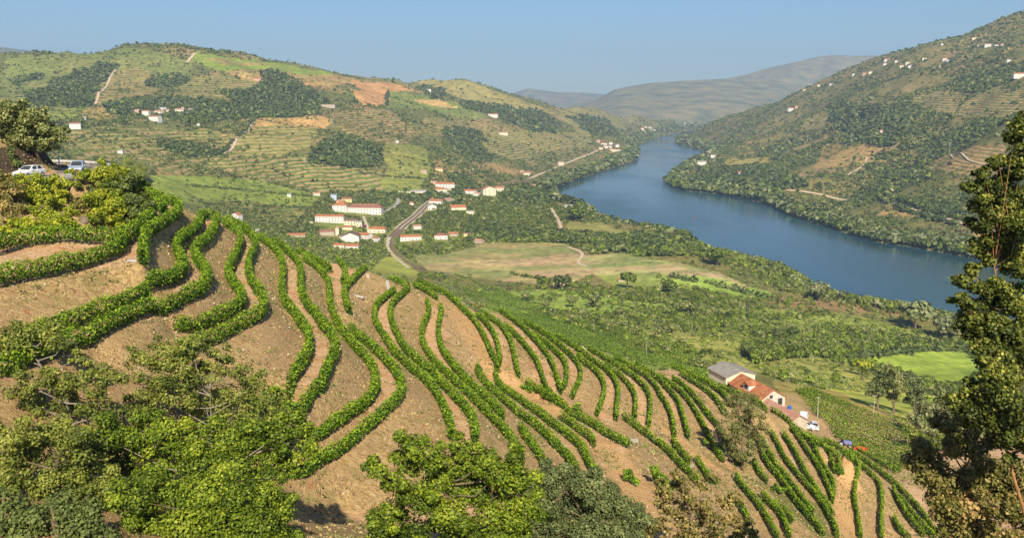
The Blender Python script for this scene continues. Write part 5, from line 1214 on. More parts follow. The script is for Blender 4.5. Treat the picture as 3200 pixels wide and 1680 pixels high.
big_tree('almond_tree', 'sparse pale-branched tree spreading over the terraces left of centre, soil showing through', 'tree', FG,
   [(430,1120,45),(520,1090,50),(600,1085,50),(690,1110,45),(480,1165,55),(570,1150,55),(660,1170,55),(740,1160,40),(800,1200,45),(840,1250,35),(540,1230,65),(640,1240,65),(740,1240,55),(450,1240,50),(820,1300,50),(720,1310,60),(880,1290,35)], 64, lm_sparse, bark_pale, trunk=.07, leaf=.14, dens=.75, sparse=.40, limb=.04, grow=1.2, seed=1)
big_tree('almond_tree', 'thin bush with pale twigs against the vine row at the left edge', 'tree', FG, [(15,1060,45),(80,1045,45),(150,1050,40),(70,1110,40),(200,1075,35),(20,1150,35),(250,1120,30)], 62, lm_sparse, bark_pale, trunk=.07, leaf=.14, dens=.8, sparse=.34, limb=.04, grow=1.2, seed=2)
big_tree('almond_tree', 'sparse grey-twigged tree at the left edge over bare soil', 'tree', FG, [(60,1190,45),(150,1180,45),(250,1190,50),(340,1180,45),(100,1250,50),(200,1260,55),(310,1270,55),(400,1290,50),(30,1290,50)], 57, lm_sparse, bark_pale, trunk=.07, leaf=.14, dens=.75, sparse=.38, limb=.045, grow=1.2, seed=3)
big_tree('broadleaf_tree', 'broad green tree with crooked pale limbs in the lower left', 'tree', FG, [(330,1370,65),(430,1360,60),(520,1340,55),(610,1360,65),(700,1380,65),(790,1370,60),(870,1360,55),(930,1330,45),(960,1380,40),(380,1440,65),(500,1440,70),(620,1450,75),(740,1460,70),(850,1440,60),(910,1430,45)], 50, lm_fg, bark_pale, trunk=.07, leaf=.13, dens=1.0, sparse=.26, limb=.05, tint0=.45, grow=1.3, seed=4)
big_tree('broadleaf_tree', 'green bush with reddish undergrowth at the left edge, below the sparse trees', 'tree', FG, [(40,1370,60),(130,1360,65),(230,1370,60),(70,1440,60),(180,1450,65),(290,1440,60),(30,1500,50),(130,1530,55),(240,1530,60),(340,1520,60)], 46, lm_sparse, bark_m, leaf=.13, dens=1.0, sparse=.28, limb=.06, tint0=.5, grow=1.3, seed=5)
big_tree('broadleaf_tree', 'dark bush filling the bottom left corner', 'tree', FG, [(40,1600,80),(140,1620,85),(240,1640,70),(60,1680,80),(200,1700,80),(320,1680,60)], 40, lm_dark, bark_m, leaf=.14, dens=.9, limb=.06, tint0=.6, grow=1.3, seed=6)
big_tree('broadleaf_tree', 'dense bright green tree at the bottom, left of the shaded soil', 'tree', FG, [(420,1560,70),(530,1540,75),(640,1540,80),(740,1550,75),(830,1540,65),(880,1590,50),(460,1640,80),(580,1640,85),(700,1650,85),(810,1640,80),(880,1670,50),(500,1710,80),(700,1720,90)], 43, lm_fg, bark_m, leaf=.12, dens=1.0, limb=.05, tint0=.45, grow=1.3, seed=7)
big_tree('broadleaf_tree', 'big green tree in the bottom middle in front of the curving rows', 'tree', FG, [(1280,1380,40),(1270,1430,50),(1340,1420,55),(1400,1450,55),(1450,1400,45),(1440,1480,60),(1370,1500,60),(1180,1470,40),(1230,1500,45),(1520,1430,50),(1560,1480,60),(1610,1430,40),(1620,1500,55),(1500,1540,65),(1320,1560,65),(1220,1600,60),(1400,1600,75),(1540,1610,75),(1640,1580,60),(1290,1660,70),(1440,1680,80),(1590,1680,75),(1190,1660,50)], 48, lm_fg, bark_m, leaf=.13, dens=1.0, limb=.05, tint0=.45, sparse=.24, grow=1.25, seed=8)
big_tree('broadleaf_tree', 'grey-green bush to the right of the big middle tree at the bottom', 'tree', FG, [(1720,1490,50),(1790,1500,50),(1850,1520,50),(1700,1560,60),(1790,1580,65),(1880,1580,60),(1950,1580,50),(1740,1650,65),(1850,1660,70),(1950,1650,60),(1680,1640,50),(1990,1620,40)], 54, lm_grey, bark_m, leaf=.12, dens=1.0, limb=.05, grow=1.25, seed=9)
big_tree('turning_tree', 'bush with tan and green speckled leaves at the bottom, right of the grey-green one', 'tree', FG, [(2070,1540,40),(2140,1520,40),(2210,1510,35),(2100,1580,50),(2190,1580,50),(2270,1570,40),(2060,1640,50),(2150,1650,55),(2240,1640,50),(2310,1630,35),(2010,1690,50),(2200,1700,50),(2120,1490,25)], 56, lm_spot, bark_m, leaf=.17, dens=.6, sparse=.32, limb=.05, grow=1.2, seed=10)
big_tree('bush', 'small dark green bush at the bottom edge beside the speckled one', 'bush', FG, [(2310,1670,35),(2350,1680,30),(2280,1690,30)], 60, lm_dark, bark_m, leaf=.15, dens=1.0, seed=11)
big_tree('pine_tree', 'brownish green pine standing among the vine rows on the right', 'tree', FG, [(2300,1250,30),(2340,1245,28),(2275,1285,32),(2325,1290,38),(2365,1285,30),(2290,1335,38),(2345,1340,40),(2385,1330,25),(2300,1385,38),(2350,1395,36),(2260,1350,22),(2320,1425,28),(2380,1380,24)], 128, lm_pine, bark_m, leaf=.15, dens=.6, limb=.05, sparse=.45, grow=1.25, seed=12)
big_tree('oak_tree', 'tall dark oak with sunlit yellow-green leaf edges on the right side', 'tree', FG,
   [(3185,385,26),(3168,430,32),(3195,480,45),(3120,500,26),(3160,540,42),(3075,540,24),(3045,580,26),(3110,590,40),(3180,610,50),(3055,640,34),(3110,670,46),(3185,700,55),(3060,710,30),(3120,750,48),(3190,780,50),(3060,770,26),(3085,800,26),(3150,815,36),(3205,850,30),(3000,880,24),(3040,850,24),(3075,900,36),(3130,900,36),(3005,935,30),(3050,960,40),(3120,960,46),(3190,950,50),(3015,1000,34),(3080,1020,46),(3160,1030,50),(3070,1070,34),(3110,1095,46),(3190,1100,50)], 35, lm_oak, bark_org, leaf=.105, dens=1.3, base=(25.5, 37.5), trunk=.12, limb=.014, sparse=.20, tint0=.40, grow=1.35, seed=13)
big_tree('oak_tree', 'dark oak crown with deep shade at the right edge below the tall one', 'tree', FG,
   [(3095,1140,36),(3110,1170,44),(3160,1170,55),(3035,1222,32),(3075,1220,46),(3140,1240,60),(3200,1290,60),(2985,1265,30),(3030,1290,48),(3110,1310,60),(3180,1370,60)], 33, lm_oak, bark_org, leaf=.105, dens=1.25, base=(23.0, 35), trunk=.1, limb=.016, sparse=.15, tint0=.42, grow=1.4, seed=14)
big_tree('oak_tree', 'lighter olive-leaved oak with orange limbs in the lower right corner', 'tree', FG,
   [(2880,1390,32),(2850,1440,36),(2920,1440,44),(2980,1400,40),(3040,1400,46),(2890,1490,38),(2970,1500,50),(3060,1480,54),(3140,1480,60),(2930,1560,44),(3020,1580,56),(3110,1580,60),(3190,1600,60),(2990,1650,50),(3080,1670,60),(3170,1690,60),(2960,1330,34),(3200,1500,50)], 37, lm_spot, bark_org, leaf=.12, dens=1.1, base=(25, 39), trunk=.12, limb=.04, sparse=.20, tint0=.42, grow=1.45, seed=15)
# cut bank and roadside plants
big_tree('olive_tree', 'round sunlit olive tree on the earth bank above the two cars', 'tree', FG, [(15,360,40),(60,345,38),(105,360,38),(20,410,42),(75,400,42),(125,390,36),(160,405,30),(150,440,32),(110,435,34),(60,445,34),(185,430,22),(20,455,30),(190,410,20),(-30,400,45)], 119, lm_olive, bark_m, leaf=.24, dens=.9, base=(-64, 121), trunk=.25, grow=1.2, seed=16)
big_tree('bush', 'dark bush hanging over the earth bank at the left edge', 'bush', FG, [(30,480,22),(45,510,22),(25,500,20)], 114, lm_dark, bark_m, leaf=.2, dens=1.0, tint0=.5, seed=17)
RB = 'bushes on the slope under the road'
BU_ = [((30,590,34),(10,610,30),(45,620,26)), ((110,585,30),(130,610,28),(105,630,26)), ((20,650,26),(40,680,24)), ((60,700,26),(95,700,24),(30,720,24)), ((160,570,22),(195,575,26),(180,600,24),(205,615,20)),
      ((280,550,28),(320,540,30),(350,560,28),(310,580,26)), ((290,630,34),(330,620,34),(370,640,34),(320,670,34),(360,680,28)), ((385,590,28),(405,570,26),(390,620,30),(425,560,20)), ((410,640,28),(430,670,24),(395,690,24)),
      ((130,670,20),(110,660,18)), ((215,660,20),(200,690,22),(225,700,18)), ((250,600,22),(240,580,20)), ((430,600,26),(445,630,22),(440,575,20)), ((365,700,20),(340,705,18)), ((345,535,22),(375,540,24),(395,545,20)), ((70,560,16),(55,575,18),(85,600,18)), ((150,625,24),(175,640,22),(150,650,20)), ((245,640,24),(265,660,24),(240,665,20)), ((275,600,26),(300,605,24)), ((0,560,22),(25,572,22),(-15,580,24)), ((225,555,20),(265,548,18),(250,572,20)), ((60,640,24),(85,655,22)), ((400,520,20),(420,530,22),(440,548,22)), ((180,700,18),(160,715,18),(130,705,18)), ((300,690,18),(285,705,16)), ((455,660,20),(465,640,18),(440,680,18)), ((330,590,26),(345,605,24))]
BU = [tuple((x, y - 4, r * 1.22) for x, y, r in c) for c in BU_]
BLB = ['yellowing bush at the left edge just under the road', 'yellow-green bush below the white car', 'low brownish bush at the left edge halfway down the bank', 'bush at the foot of the bank above the long vine row', 'green bush between the white car and the blue car', 'leafy bush at the road edge right of the blue car',
       'large round yellow-green bush in the middle of the bank', 'dark bush on the corner of the bank', 'dark green bush at the foot of the bank corner', 'tiny bush beside the bare rock below the white car', 'narrow bush leaning down the bank above the long vine row', 'small shaded bush under the road kerb', 'bush on the outer corner beside the short sandy path',
       'small bush at the lower end of the bank near the terrace path', 'bush at the far end of the road edge', 'low bush hiding the wheels of the white car', 'mid-bank bush between the rocks under the white car', 'mid-bank bush left of the large round yellow-green one', 'dark-based bush above the large round yellow-green one', 'yellowish bush on the road edge at the left frame edge', 'bush on the road edge right under the blue car', 'brown-green bush low on the bank at the left', 'bush crowning the outer corner where the road bends', 'low growth just above the left part of the long vine row', 'low growth just above the middle of the long vine row', 'dark bush spilling down beside the short sandy path', 'green bush wedged between the corner bush and the round one']
BMAT = [lm_spot, lm_yel, lm_spot, lm_yel, lm_yel, lm_yel, lm_yel, lm_dark, lm_dark, lm_yel, lm_yel, lm_green, lm_green, lm_yel, lm_yel, lm_yel, lm_yel, lm_spot, lm_dark, lm_spot, lm_yel, lm_spot, lm_yel, lm_yel, lm_green, lm_dark, lm_green]
for k, cl in enumerate(BU):
    mx = np.mean([c[0] for c in cl]); my = max(c[1] + c[2] * .8 for c in cl)
    X, Y, Z = hit(max(mx, 0), my)
    big_tree('bush', BLB[k], 'bush', RB, cl, Y + .6, BMAT[k], bark_m, leaf=.2, dens=1.0, trunk=.06, limb=.03, base=(float(X), float(Y) + .7), tint0=.5 if BMAT[k] is not lm_dark else .7, seed=30 + k, depth=.4)
SM = [((1800,1270,16),(1812,1285,14)), ((1965,1480,24),(1985,1500,16)), ((2240,1395,14),(2205,1380,10)), ((1640,1205,16),(1655,1215,14)), ((1495,1145,12),(1500,1160,10)), ((2070,1490,22),(2050,1470,20),(2090,1520,20)), ((2440,1530,16),(2425,1520,14)), ((2620,1465,16),(2632,1475,12))]
SLB = ['small bush standing alone on the bare bank below the fan', 'small bush beside the pale sandy slope', 'little bush at the edge of the weedy path below the fan', 'small rounded bush above the sandy track bend', 'tiny bush at the upper end of the thin row below the track', 'leafy clump at the right side of the pale sandy slope', 'small bush at the foot of the fan rows near the bottom', 'bush with a hollow middle beside the broad dirt track']
for k, cl in enumerate(SM):
    mx = np.mean([c[0] for c in cl]); my = max(c[1] + c[2] * .8 for c in cl); X, Y, Z = hit(mx, my)
    big_tree('bush', SLB[k], 'bush', 'small bushes between the vine rows', cl, Y, vine_m, bark_m, leaf=.2, dens=1.0, trunk=.05, limb=.03, base=(float(X), float(Y)), seed=60 + k, depth=.4)

# --- crown templates for the valley trees
def crown_mesh(name, nq, R, leafm, seed, lumps=7, flat=.85, size=.3, spike=False):
    rg = np.random.default_rng(seed); V = []; NN = []; T = []
    for k in range(lumps):
        d = rg.normal(size=3); d /= np.linalg.norm(d); d[2] = abs(d[2]) * .9 - .15
        c = d * R * .52; r = R * rg.uniform(.38, .62)
        if spike: c = np.array([d[0] * .25 * R, d[1] * .25 * R, R * (k / lumps * 2.6 - .9)]); r = R * (.62 - .4 * k / lumps)
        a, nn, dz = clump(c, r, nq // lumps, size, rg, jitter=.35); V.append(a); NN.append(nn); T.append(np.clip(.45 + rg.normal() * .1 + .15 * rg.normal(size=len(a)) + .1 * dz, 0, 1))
    V = np.vstack(V); NN = np.vstack(NN); T = np.concatenate(T); V[:, 2] *= flat
    q = leaf_quads(V, NN, size * R * (.7 + .6 * rg.random(len(V))), rg=rg)
    return np_mesh(name, q, quad_faces(len(V)), leafm, tint=T)
trunk_me = MB().tube([(0, 0, -.6), (.02, 0, 0), (.0, .03, .9)], [.09, .07, .05], 6).mesh('trunk', bark_m)
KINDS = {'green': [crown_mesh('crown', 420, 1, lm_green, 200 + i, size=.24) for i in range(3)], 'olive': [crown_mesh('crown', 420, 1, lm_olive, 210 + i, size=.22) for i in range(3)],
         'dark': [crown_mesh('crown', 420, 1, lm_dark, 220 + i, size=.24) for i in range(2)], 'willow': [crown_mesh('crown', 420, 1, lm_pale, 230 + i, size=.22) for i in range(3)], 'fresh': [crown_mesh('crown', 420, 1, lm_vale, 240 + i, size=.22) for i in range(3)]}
def valley_tree(kind, X, Y, R, label, group, name='tree', zf=1.0):
    Z = float(ground(np.array([X]), np.array([Y]))[0])
    r = empty(name, (X, Y, Z), rz=random.random() * 6.28, label=label, cat='tree', group=group)
    c = mobj('crown', random.choice(KINDS[kind]), r); c.scale = (R, R, R * zf); c.location = (0, 0, R * .95 * zf)
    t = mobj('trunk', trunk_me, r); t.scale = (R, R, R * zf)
    return r
# --- scatter over the valley and the hillsides
Ncand = 420000
cu_ = rng.uniform(-.66, .66, Ncand)
yy_ = np.exp(rng.uniform(math.log(300), math.log(6300), Ncand))
ii = np.clip(np.searchsorted(ug, cu_), 0, NU - 1); jj = np.clip(np.searchsorted(yg, yy_), 0, NY - 1)
X_ = cu_ * yy_; Z_ = ground(X_, yy_)
vis = (Z_ / yy_) > TMAX[ii, np.maximum(jj - 3, 0)] - .012
de = dens[ii, jj]; wd = wood[ii, jj]
drv = np.full(Ncand, 1e9); drv[:] = seg_dist(X_, yy_, RIV); inr = inside(X_, yy_, RIV)
nn_ = fbm(X_, yy_, 120, 77, 3); pr = de * np.clip((nn_ - .38) * 4.5, .08, 1.3)
vil = inside(*[q / DS for q in project(X_, yy_, Z_)], P('760 540 830 480 1000 500 1180 462 1330 470 1400 520 1390 606 1230 604 1180 640 1020 636 960 690 860 650 740 600')); pr = np.where(vil, np.maximum(pr, 1.5), pr)
pr = np.where(wd, 1.3, pr)
bank = (drv < 16 + yy_ * .008) & ~inr; pr = np.where(bank, 2.0, pr)
pr = pr * np.where(yy_ > 2500, .8, 1.0)
keep = vis & ~inr & (rng.random(Ncand) < pr * .5) & (Z_ > WZ + .3)
X_, Y_, Z_, wd, bank, nn_, cu_ = X_[keep], yy_[keep], Z_[keep], wd[keep], bank[keep], nn_[keep], cu_[keep]
# nothing on roofs, roads or rails: kept clear of these spots (photograph D pixels)
dpx, dpy = project(X_, Y_, Z_); dpx /= DS; dpy /= DS
clear = np.zeros(len(X_), bool)
for s in CLEAR: clear |= inside(dpx, dpy, P(s))
for (cx_, cy_, cr_) in CLEARC: clear |= (X_ - cx_) ** 2 + (Y_ - cy_) ** 2 < cr_ ** 2
for (pts, w) in CLEARLINES:
    q = np.array([hitD(x, y)[:2] for x, y in pts]); clear |= seg_dist(X_, Y_, resample(q, 8.0), False) < w
ok = ~clear; X_, Y_, Z_, wd, bank, nn_ = X_[ok], Y_[ok], Z_[ok], wd[ok], bank[ok], nn_[ok]
n_t = len(X_)
R_ = rng.uniform(1.5, 3.3, n_t) * (1 + np.clip((Y_ - 900) / 5200, 0, 1.0)); R_ = np.where(wd, R_ * 1.25 + .6, R_); R_ = np.where(bank, R_ * 1.35 + 2.0, R_)
R_ = R_ * np.where(Y_ > 1500, 1.22, 1.0) * np.where((X_ / Y_ > .04) & (Y_ > 900) & (Y_ < 2700), 1.35, 1.0)
small = (~wd) & (~bank) & (rng.random(n_t) < .5); R_ = np.where(small, R_ * .6, R_)
kd = np.where(bank, np.where(rng.random(n_t) < .45, 3, 0), np.where(wd & (rng.random(n_t) < .6), 2, np.where(rng.random(n_t) < .35, 1, 0)))
kd = np.where((kd == 0) & (rng.random(n_t) < .3) & (Y_ > 1200), 2, kd); kd = np.where((kd == 2) & (Y_ < 1000) & (rng.random(n_t) < .7), 0, kd); kd = np.where((kd == 0) & (Y_ < 1150) & (rng.random(n_t) < .55), 4, kd)
order = np.argsort(-R_ / Y_)                              # those that show largest
ind = order[:285]; rest = order[285:]
KN = ['green', 'olive', 'dark', 'willow', 'fresh']
GL = {'green': 'leafy green tree, one of those scattered over the fields between vineyard and river', 'olive': 'grey-green olive tree, one of those dotted over the valley slope', 'dark': 'dark green tree in the woodland patches of the valley', 'willow': 'pale tree in the belt along the river bank', 'fresh': 'bright fresh green tree or bush, one of those between vineyard and river'}
for i in ind:
    k = KN[kd[i]]; valley_tree(k, float(X_[i]), float(Y_[i]), float(R_[i]), GL[k], {'green': 'green trees in the valley fields', 'olive': 'olive trees on the valley slope', 'dark': 'dark trees in the valley', 'willow': 'pale trees on the river bank', 'fresh': 'bright green trees in the valley fields'}[k])
def mass(idx, leafm, label):
    V = []; T = []; rg = np.random.default_rng(5)
    for lo_, hi_, nq, sz in ((0, 900, 56, .42), (900, 1500, 26, .6), (1500, 2600, 14, .85), (2600, 9999, 9, 1.1)):
        s = idx[(Y_[idx] >= lo_) & (Y_[idx] < hi_)]
        if not len(s): continue
        n = len(s); d = unit(rg.normal(size=(n * nq, 3))); d[:, 2] = np.abs(d[:, 2]) * 1.05 - .2
        Rr = np.repeat(R_[s], nq); C = np.repeat(np.stack([X_[s], Y_[s], Z_[s]], 1), nq, 0); C[:, 2] += Rr * .75
        rad = Rr * (.62 + .42 * rg.random(n * nq)); lump = .85 + .3 * np.sin(d[:, 0] * 5 + C[:, 0]) * np.sin(d[:, 1] * 4 + C[:, 1])
        c = C + d * (rad * lump)[:, None] * np.array([1, 1, .9])
        nn = unit(d + np.array([0, 0, .25]) + rg.normal(size=d.shape) * .3)
        V.append(leaf_quads(c, nn, sz * Rr * (.7 + .5 * rg.random(n * nq)), rg=rg)); T.append(np.clip(.45 + np.repeat(rg.normal(size=n) * .16, nq) + .1 * rg.normal(size=n * nq), 0, 1))
    if V:
        V = np.vstack(V); T = np.concatenate(T)
        tag(mobj('woodland', np_mesh('woodland', V, quad_faces(len(T)), leafm, tint=T)), label, 'woodland', kind='stuff')
for k, (lm, lb) in enumerate([(lm_green, 'green scrub and trees over the hillsides'), (lm_olive, 'olive-coloured shrubs dotted over the terraced hills'), (lm_dark, 'dark woods on the hillsides'), (lm_pale, 'pale trees along the river banks'), (lm_vale, 'bright green trees and bushes of the valley floor')]):
    mass(rest[kd[rest] == k], lm, lb)
print('trees', n_t, 'kinds', [int((kd[rest] == k).sum()) for k in range(5)])
# low scrub filling the fields between vineyard and river
ns = 95000; su = rng.uniform(-.66, .66, ns); sy = np.exp(rng.uniform(math.log(235), math.log(1500), ns)); sx = su * sy; sz_ = ground(sx, sy)
i3 = np.clip(np.searchsorted(ug, su), 0, NU - 1); j3 = np.clip(np.searchsorted(yg, sy), 0, NY - 1)
sp = (.25 + dens[i3, j3]) * np.clip((fbm(sx, sy, 60, 177, 3) - .36) * 5, .05, 1.2); sp = np.where(rowm[i3, j3] > 0, 0, sp); sp = np.where(dens[i3, j3] < .05, .01, sp)
kp = ((sz_ / sy) > TMAX[i3, np.maximum(j3 - 3, 0)] - .012) & (rng.random(ns) < sp) & (sz_ > WZ + .3) & ~inside(sx, sy, RIV)
sx, sy, sz_ = sx[kp], sy[kp], sz_[kp]; px_, py_ = project(sx, sy, sz_); px_ /= DS; py_ /= DS; cl = np.zeros(len(sx), bool)
for s in CLEAR: cl |= inside(px_, py_, P(s))
for (cx_, cy_, cr_) in CLEARC: cl |= (sx - cx_) ** 2 + (sy - cy_) ** 2 < (cr_ * .8) ** 2
for (pts, w) in CLEARLINES: cl |= seg_dist(sx, sy, resample(np.array([hitD(x, y)[:2] for x, y in pts]), 8.0), False) < w
sx, sy, sz_ = sx[~cl], sy[~cl], sz_[~cl]; n = len(sx); rg = np.random.default_rng(8)
for nm, sel, lmx, lb in (('scrub', slice(0, n // 2), lm_vale, 'low green scrub between the trees of the valley'), ('scrub', slice(n // 2, n * 3 // 4), lm_pale, 'pale weeds and reeds between the trees of the valley'), ('scrub', slice(n * 3 // 4, n), lm_olive, 'olive-green brambles between the trees of the valley')):
    a, b, c = sx[sel], sy[sel], sz_[sel]; m_ = len(a); nq = 16; rr = rg.uniform(.5, 1.3, m_) * (b / 500) ** .25
    d = unit(rg.normal(size=(m_ * nq, 3))); d[:, 2] = np.abs(d[:, 2]); R2 = np.repeat(rr, nq); C = np.repeat(np.stack([a, b, c], 1), nq, 0) + d * (R2 * (.6 + .45 * rg.random(m_ * nq)))[:, None] * np.array([1.3, 1.3, .8])
    tag(mobj(nm, np_mesh(nm, leaf_quads(C, unit(d + rg.normal(size=d.shape) * .35 + np.array([0, 0, .3])), .62 * R2, rg=rg), quad_faces(m_ * nq), lmx, tint=np.clip(.5 + np.repeat(rg.normal(size=m_) * .15, nq) + .1 * rg.normal(size=m_ * nq), 0, 1))), lb, 'scrub', kind='stuff')
print('scrub', n)
# shrubs over the far hillsides
ns = 300000; su = rng.uniform(-.66, .66, ns); sy = np.exp(rng.uniform(math.log(1000), math.log(5600), ns)); sx = su * sy; sz_ = ground(sx, sy)
i3 = np.clip(np.searchsorted(ug, su), 0, NU - 1); j3 = np.clip(np.searchsorted(yg, sy), 0, NY - 1); dd_ = dens[i3, j3]
sp = (.10 + .55 * dd_) * (1 - .55 * terr[i3, j3]) * np.clip((fbm(sx, sy, 90, 277, 4) - .40) * 7, .03, 1.2); sp = np.where(dd_ < .01, .02, sp)
kp = ((sz_ / sy) > TMAX[i3, np.maximum(j3 - 3, 0)] - .010) & (rng.random(ns) < sp * .8) & (sz_ > WZ + 1) & ~inside(sx, sy, RIV)
sx, sy, sz_ = sx[kp], sy[kp], sz_[kp]; px_, py_ = project(sx, sy, sz_); px_ /= DS; py_ /= DS; cl = np.zeros(len(sx), bool)
for s in CLEAR: cl |= inside(px_, py_, P(s))
for (cx_, cy_, cr_) in CLEARC: cl |= (sx - cx_) ** 2 + (sy - cy_) ** 2 < cr_ ** 2
for (pts, w) in CLEARLINES: cl |= seg_dist(sx, sy, resample(np.array([hitD(x, y)[:2] for x, y in pts]), 8.0), False) < w
sx, sy, sz_ = sx[~cl], sy[~cl], sz_[~cl]; n = len(sx); rg = np.random.default_rng(18)
for sel, lmx, lb in ((slice(0, n // 2), lm_green, 'green shrubs speckling the far hillsides'), (slice(n // 2, n * 3 // 4), lm_dark, 'dark shrubs speckling the far hillsides'), (slice(n * 3 // 4, n), lm_olive, 'olive-green shrubs speckling the far hillsides')):
    a, b, c = sx[sel], sy[sel], sz_[sel]; m_ = len(a); nq = 7; rr = rg.uniform(1.0, 3.4, m_) * (b / 1500) ** .5
    d = unit(rg.normal(size=(m_ * nq, 3))); d[:, 2] = np.abs(d[:, 2]); R2 = np.repeat(rr, nq); C = np.repeat(np.stack([a, b, c], 1), nq, 0) + d * (R2 * (.6 + .45 * rg.random(m_ * nq)))[:, None] * np.array([1.2, 1.2, 1])
    tag(mobj('shrubs', np_mesh('shrubs', leaf_quads(C, unit(d + rg.normal(size=d.shape) * .3 + np.array([0, 0, .2])), 1.0 * R2, rg=rg), quad_faces(m_ * nq), lmx, tint=np.clip(.45 + np.repeat(rg.normal(size=m_) * .18, nq) + .08 * rg.normal(size=m_ * nq), 0, 1))), lb, 'shrubs', kind='stuff')
print('shrubs', n)
# trees one can pick out
def pick(kind, x, y, rpx, label, zf=1.0, name='tree', dy=0):
    X, Y, Z = hit(x, y); valley_tree(kind, X, Y, rpx / F * Y, label, 'single trees picked out in the valley', name, zf)
for a in [('dark', 1757, 905, 32, 'large round dark tree standing alone beside the dry field'), ('dark', 2425, 1060, 22, 'left one of two round dark trees in the green field'), ('dark', 2475, 1055, 24, 'right one of two round dark trees in the green field'),
          ('green', 1960, 900, 34, 'wide bush beside the small orange roof in the fields'), ('olive', 2150, 985, 34, 'big grey-green olive tree at the end of the green strip'), ('willow', 2860, 1030, 60, 'large pale willow clump at the near river bank, left of the oak'), ('willow', 2960, 1060, 50, 'second pale willow clump at the near river bank, closest to the oak'),
          ('willow', 2560, 940, 40, 'feathery pale tree on the near bank at the bend'), ('green', 2240, 830, 38, 'dark leafy tree on the near bank above the dry field'), ('olive', 1500, 975, 24, 'small grey tree beside the brown rubble patch'), ('green', 1800, 690, 30, 'leafy tree beside the jetty'), ('olive', 1860, 960, 30, 'silver olive tree above the crest rows'),
          ('green', 2090, 920, 30, 'leafy tree in the row between the green strips'),
          ('olive', 1590, 905, 16, 'small olive tree above the crest, left end of the olive row'), ('olive', 1640, 940, 20, 'second olive tree in the row above the crest'), ('olive', 1700, 970, 22, 'rounded olive tree left of the left pole'), ('olive', 1780, 960, 24, 'broad silver olive tree between the left and middle poles'),
          ('olive', 1900, 1030, 22, 'olive tree right of the middle pole'), ('olive', 1990, 1050, 24, 'olive tree left of the right pole'), ('olive', 2050, 1060, 26, 'large olive tree right of the right pole'), ('olive', 2100, 1040, 22, 'olive tree at the right end of the olive row'), ('green', 1700, 905, 26, 'bush below the round dark tree'), ('olive', 1940, 990, 22, 'grey olive tree in the middle of the scrub slope')]:
    pick(*a)
r_ = valley_tree('green', *hit(2685, 1172)[:2], 6.0, 'bright yellow-green bush left of the tall grove tree', 'single trees picked out in the valley', 'bush')
for ch in r_.children:
    if ch.name.startswith('crown'): ch.data = crown_mesh('crown', 420, 1, lm_yel, 251, size=.24)
Xg, Yg, Zg = hit(2790, 1292)
for k, (cl, mt, lb) in enumerate([(((2735,1200,20),(2755,1180,22),(2745,1225,20),(2768,1205,22),(2722,1228,14)), lm_grey, 'left tree of the tall grove behind the vine block'), (((2790,1165,24),(2812,1180,26),(2780,1190,24),(2805,1210,26),(2790,1235,20),(2775,1150,16)), lm_olive, 'tallest tree of the grove behind the vine block, bare trunks below'), (((2845,1185,24),(2862,1205,24),(2840,1215,24),(2870,1235,22),(2848,1245,20),(2880,1215,16)), lm_grey, 'right tree of the tall grove behind the vine block')]):
    big_tree('tree', lb, 'tree', 'grove behind the vine block', cl, Yg + 2, mt, bark_m, leaf=.42, dens=.8, limb=.10, trunk=.35, grow=1.15, sparse=.2, base=((np.mean([c[0] for c in cl]) - 1600) / F * Yg * 1.05, Yg), seed=80 + k)
for k, (cl, mt, lb) in enumerate([(((2885,1290,30),(2910,1270,26),(2870,1320,28),(2900,1335,30)), lm_pale, 'feathery light green tree left of the lower oaks'), (((2945,1255,30),(2975,1280,32),(2950,1310,34),(2985,1320,30)), lm_olive, 'olive-green tree between the bright field and the lower oaks'), (((2850,1345,24),(2880,1370,28),(2920,1380,32),(2960,1370,30)), lm_sparse, 'bushy light tree at the right end of the vine block')]):
    Xq, Yq, Zq = hit(float(np.mean([c[0] for c in cl])), max(c[1] + c[2] for c in cl) + 6)
    big_tree('tree', lb, 'tree', 'light trees left of the oaks', cl, Yq + 2, mt, bark_m, base=(Xq, Yq + 2), leaf=.0022 * Yq, dens=.8, limb=.08, trunk=.2, grow=1.25, sparse=.22, seed=90 + k)
def hedge(Dp, R, label, leafm):
    q = resample(np.array([hitD(x, y)[:2] for x, y in Dp]), R * 1.5); q = q + rng.normal(size=q.shape) * R * .35; n = len(q); nq = 26; rr = R * rng.uniform(.6, 1.25, n)
    z = ground(q[:, 0], q[:, 1]); d = unit(rng.normal(size=(n * nq, 3))); d[:, 2] = np.abs(d[:, 2]); R2 = np.repeat(rr, nq)
    C = np.repeat(np.stack([q[:, 0], q[:, 1], z], 1), nq, 0) + d * (R2 * (.65 + .4 * rng.random(n * nq)))[:, None] * np.array([1.1, 1.1, 1.3])
    o = mobj('hedge', np_mesh('hedge', leaf_quads(C, unit(d + rng.normal(size=d.shape) * .3 + np.array([0, 0, .3])), .6 * R2), quad_faces(n * nq), leafm, tint=np.clip(.45 + np.repeat(rng.normal(size=n) * .15, nq) + .1 * rng.normal(size=n * nq), 0, 1))); tag(o, label, 'hedge', 'hedges dividing the valley fields')
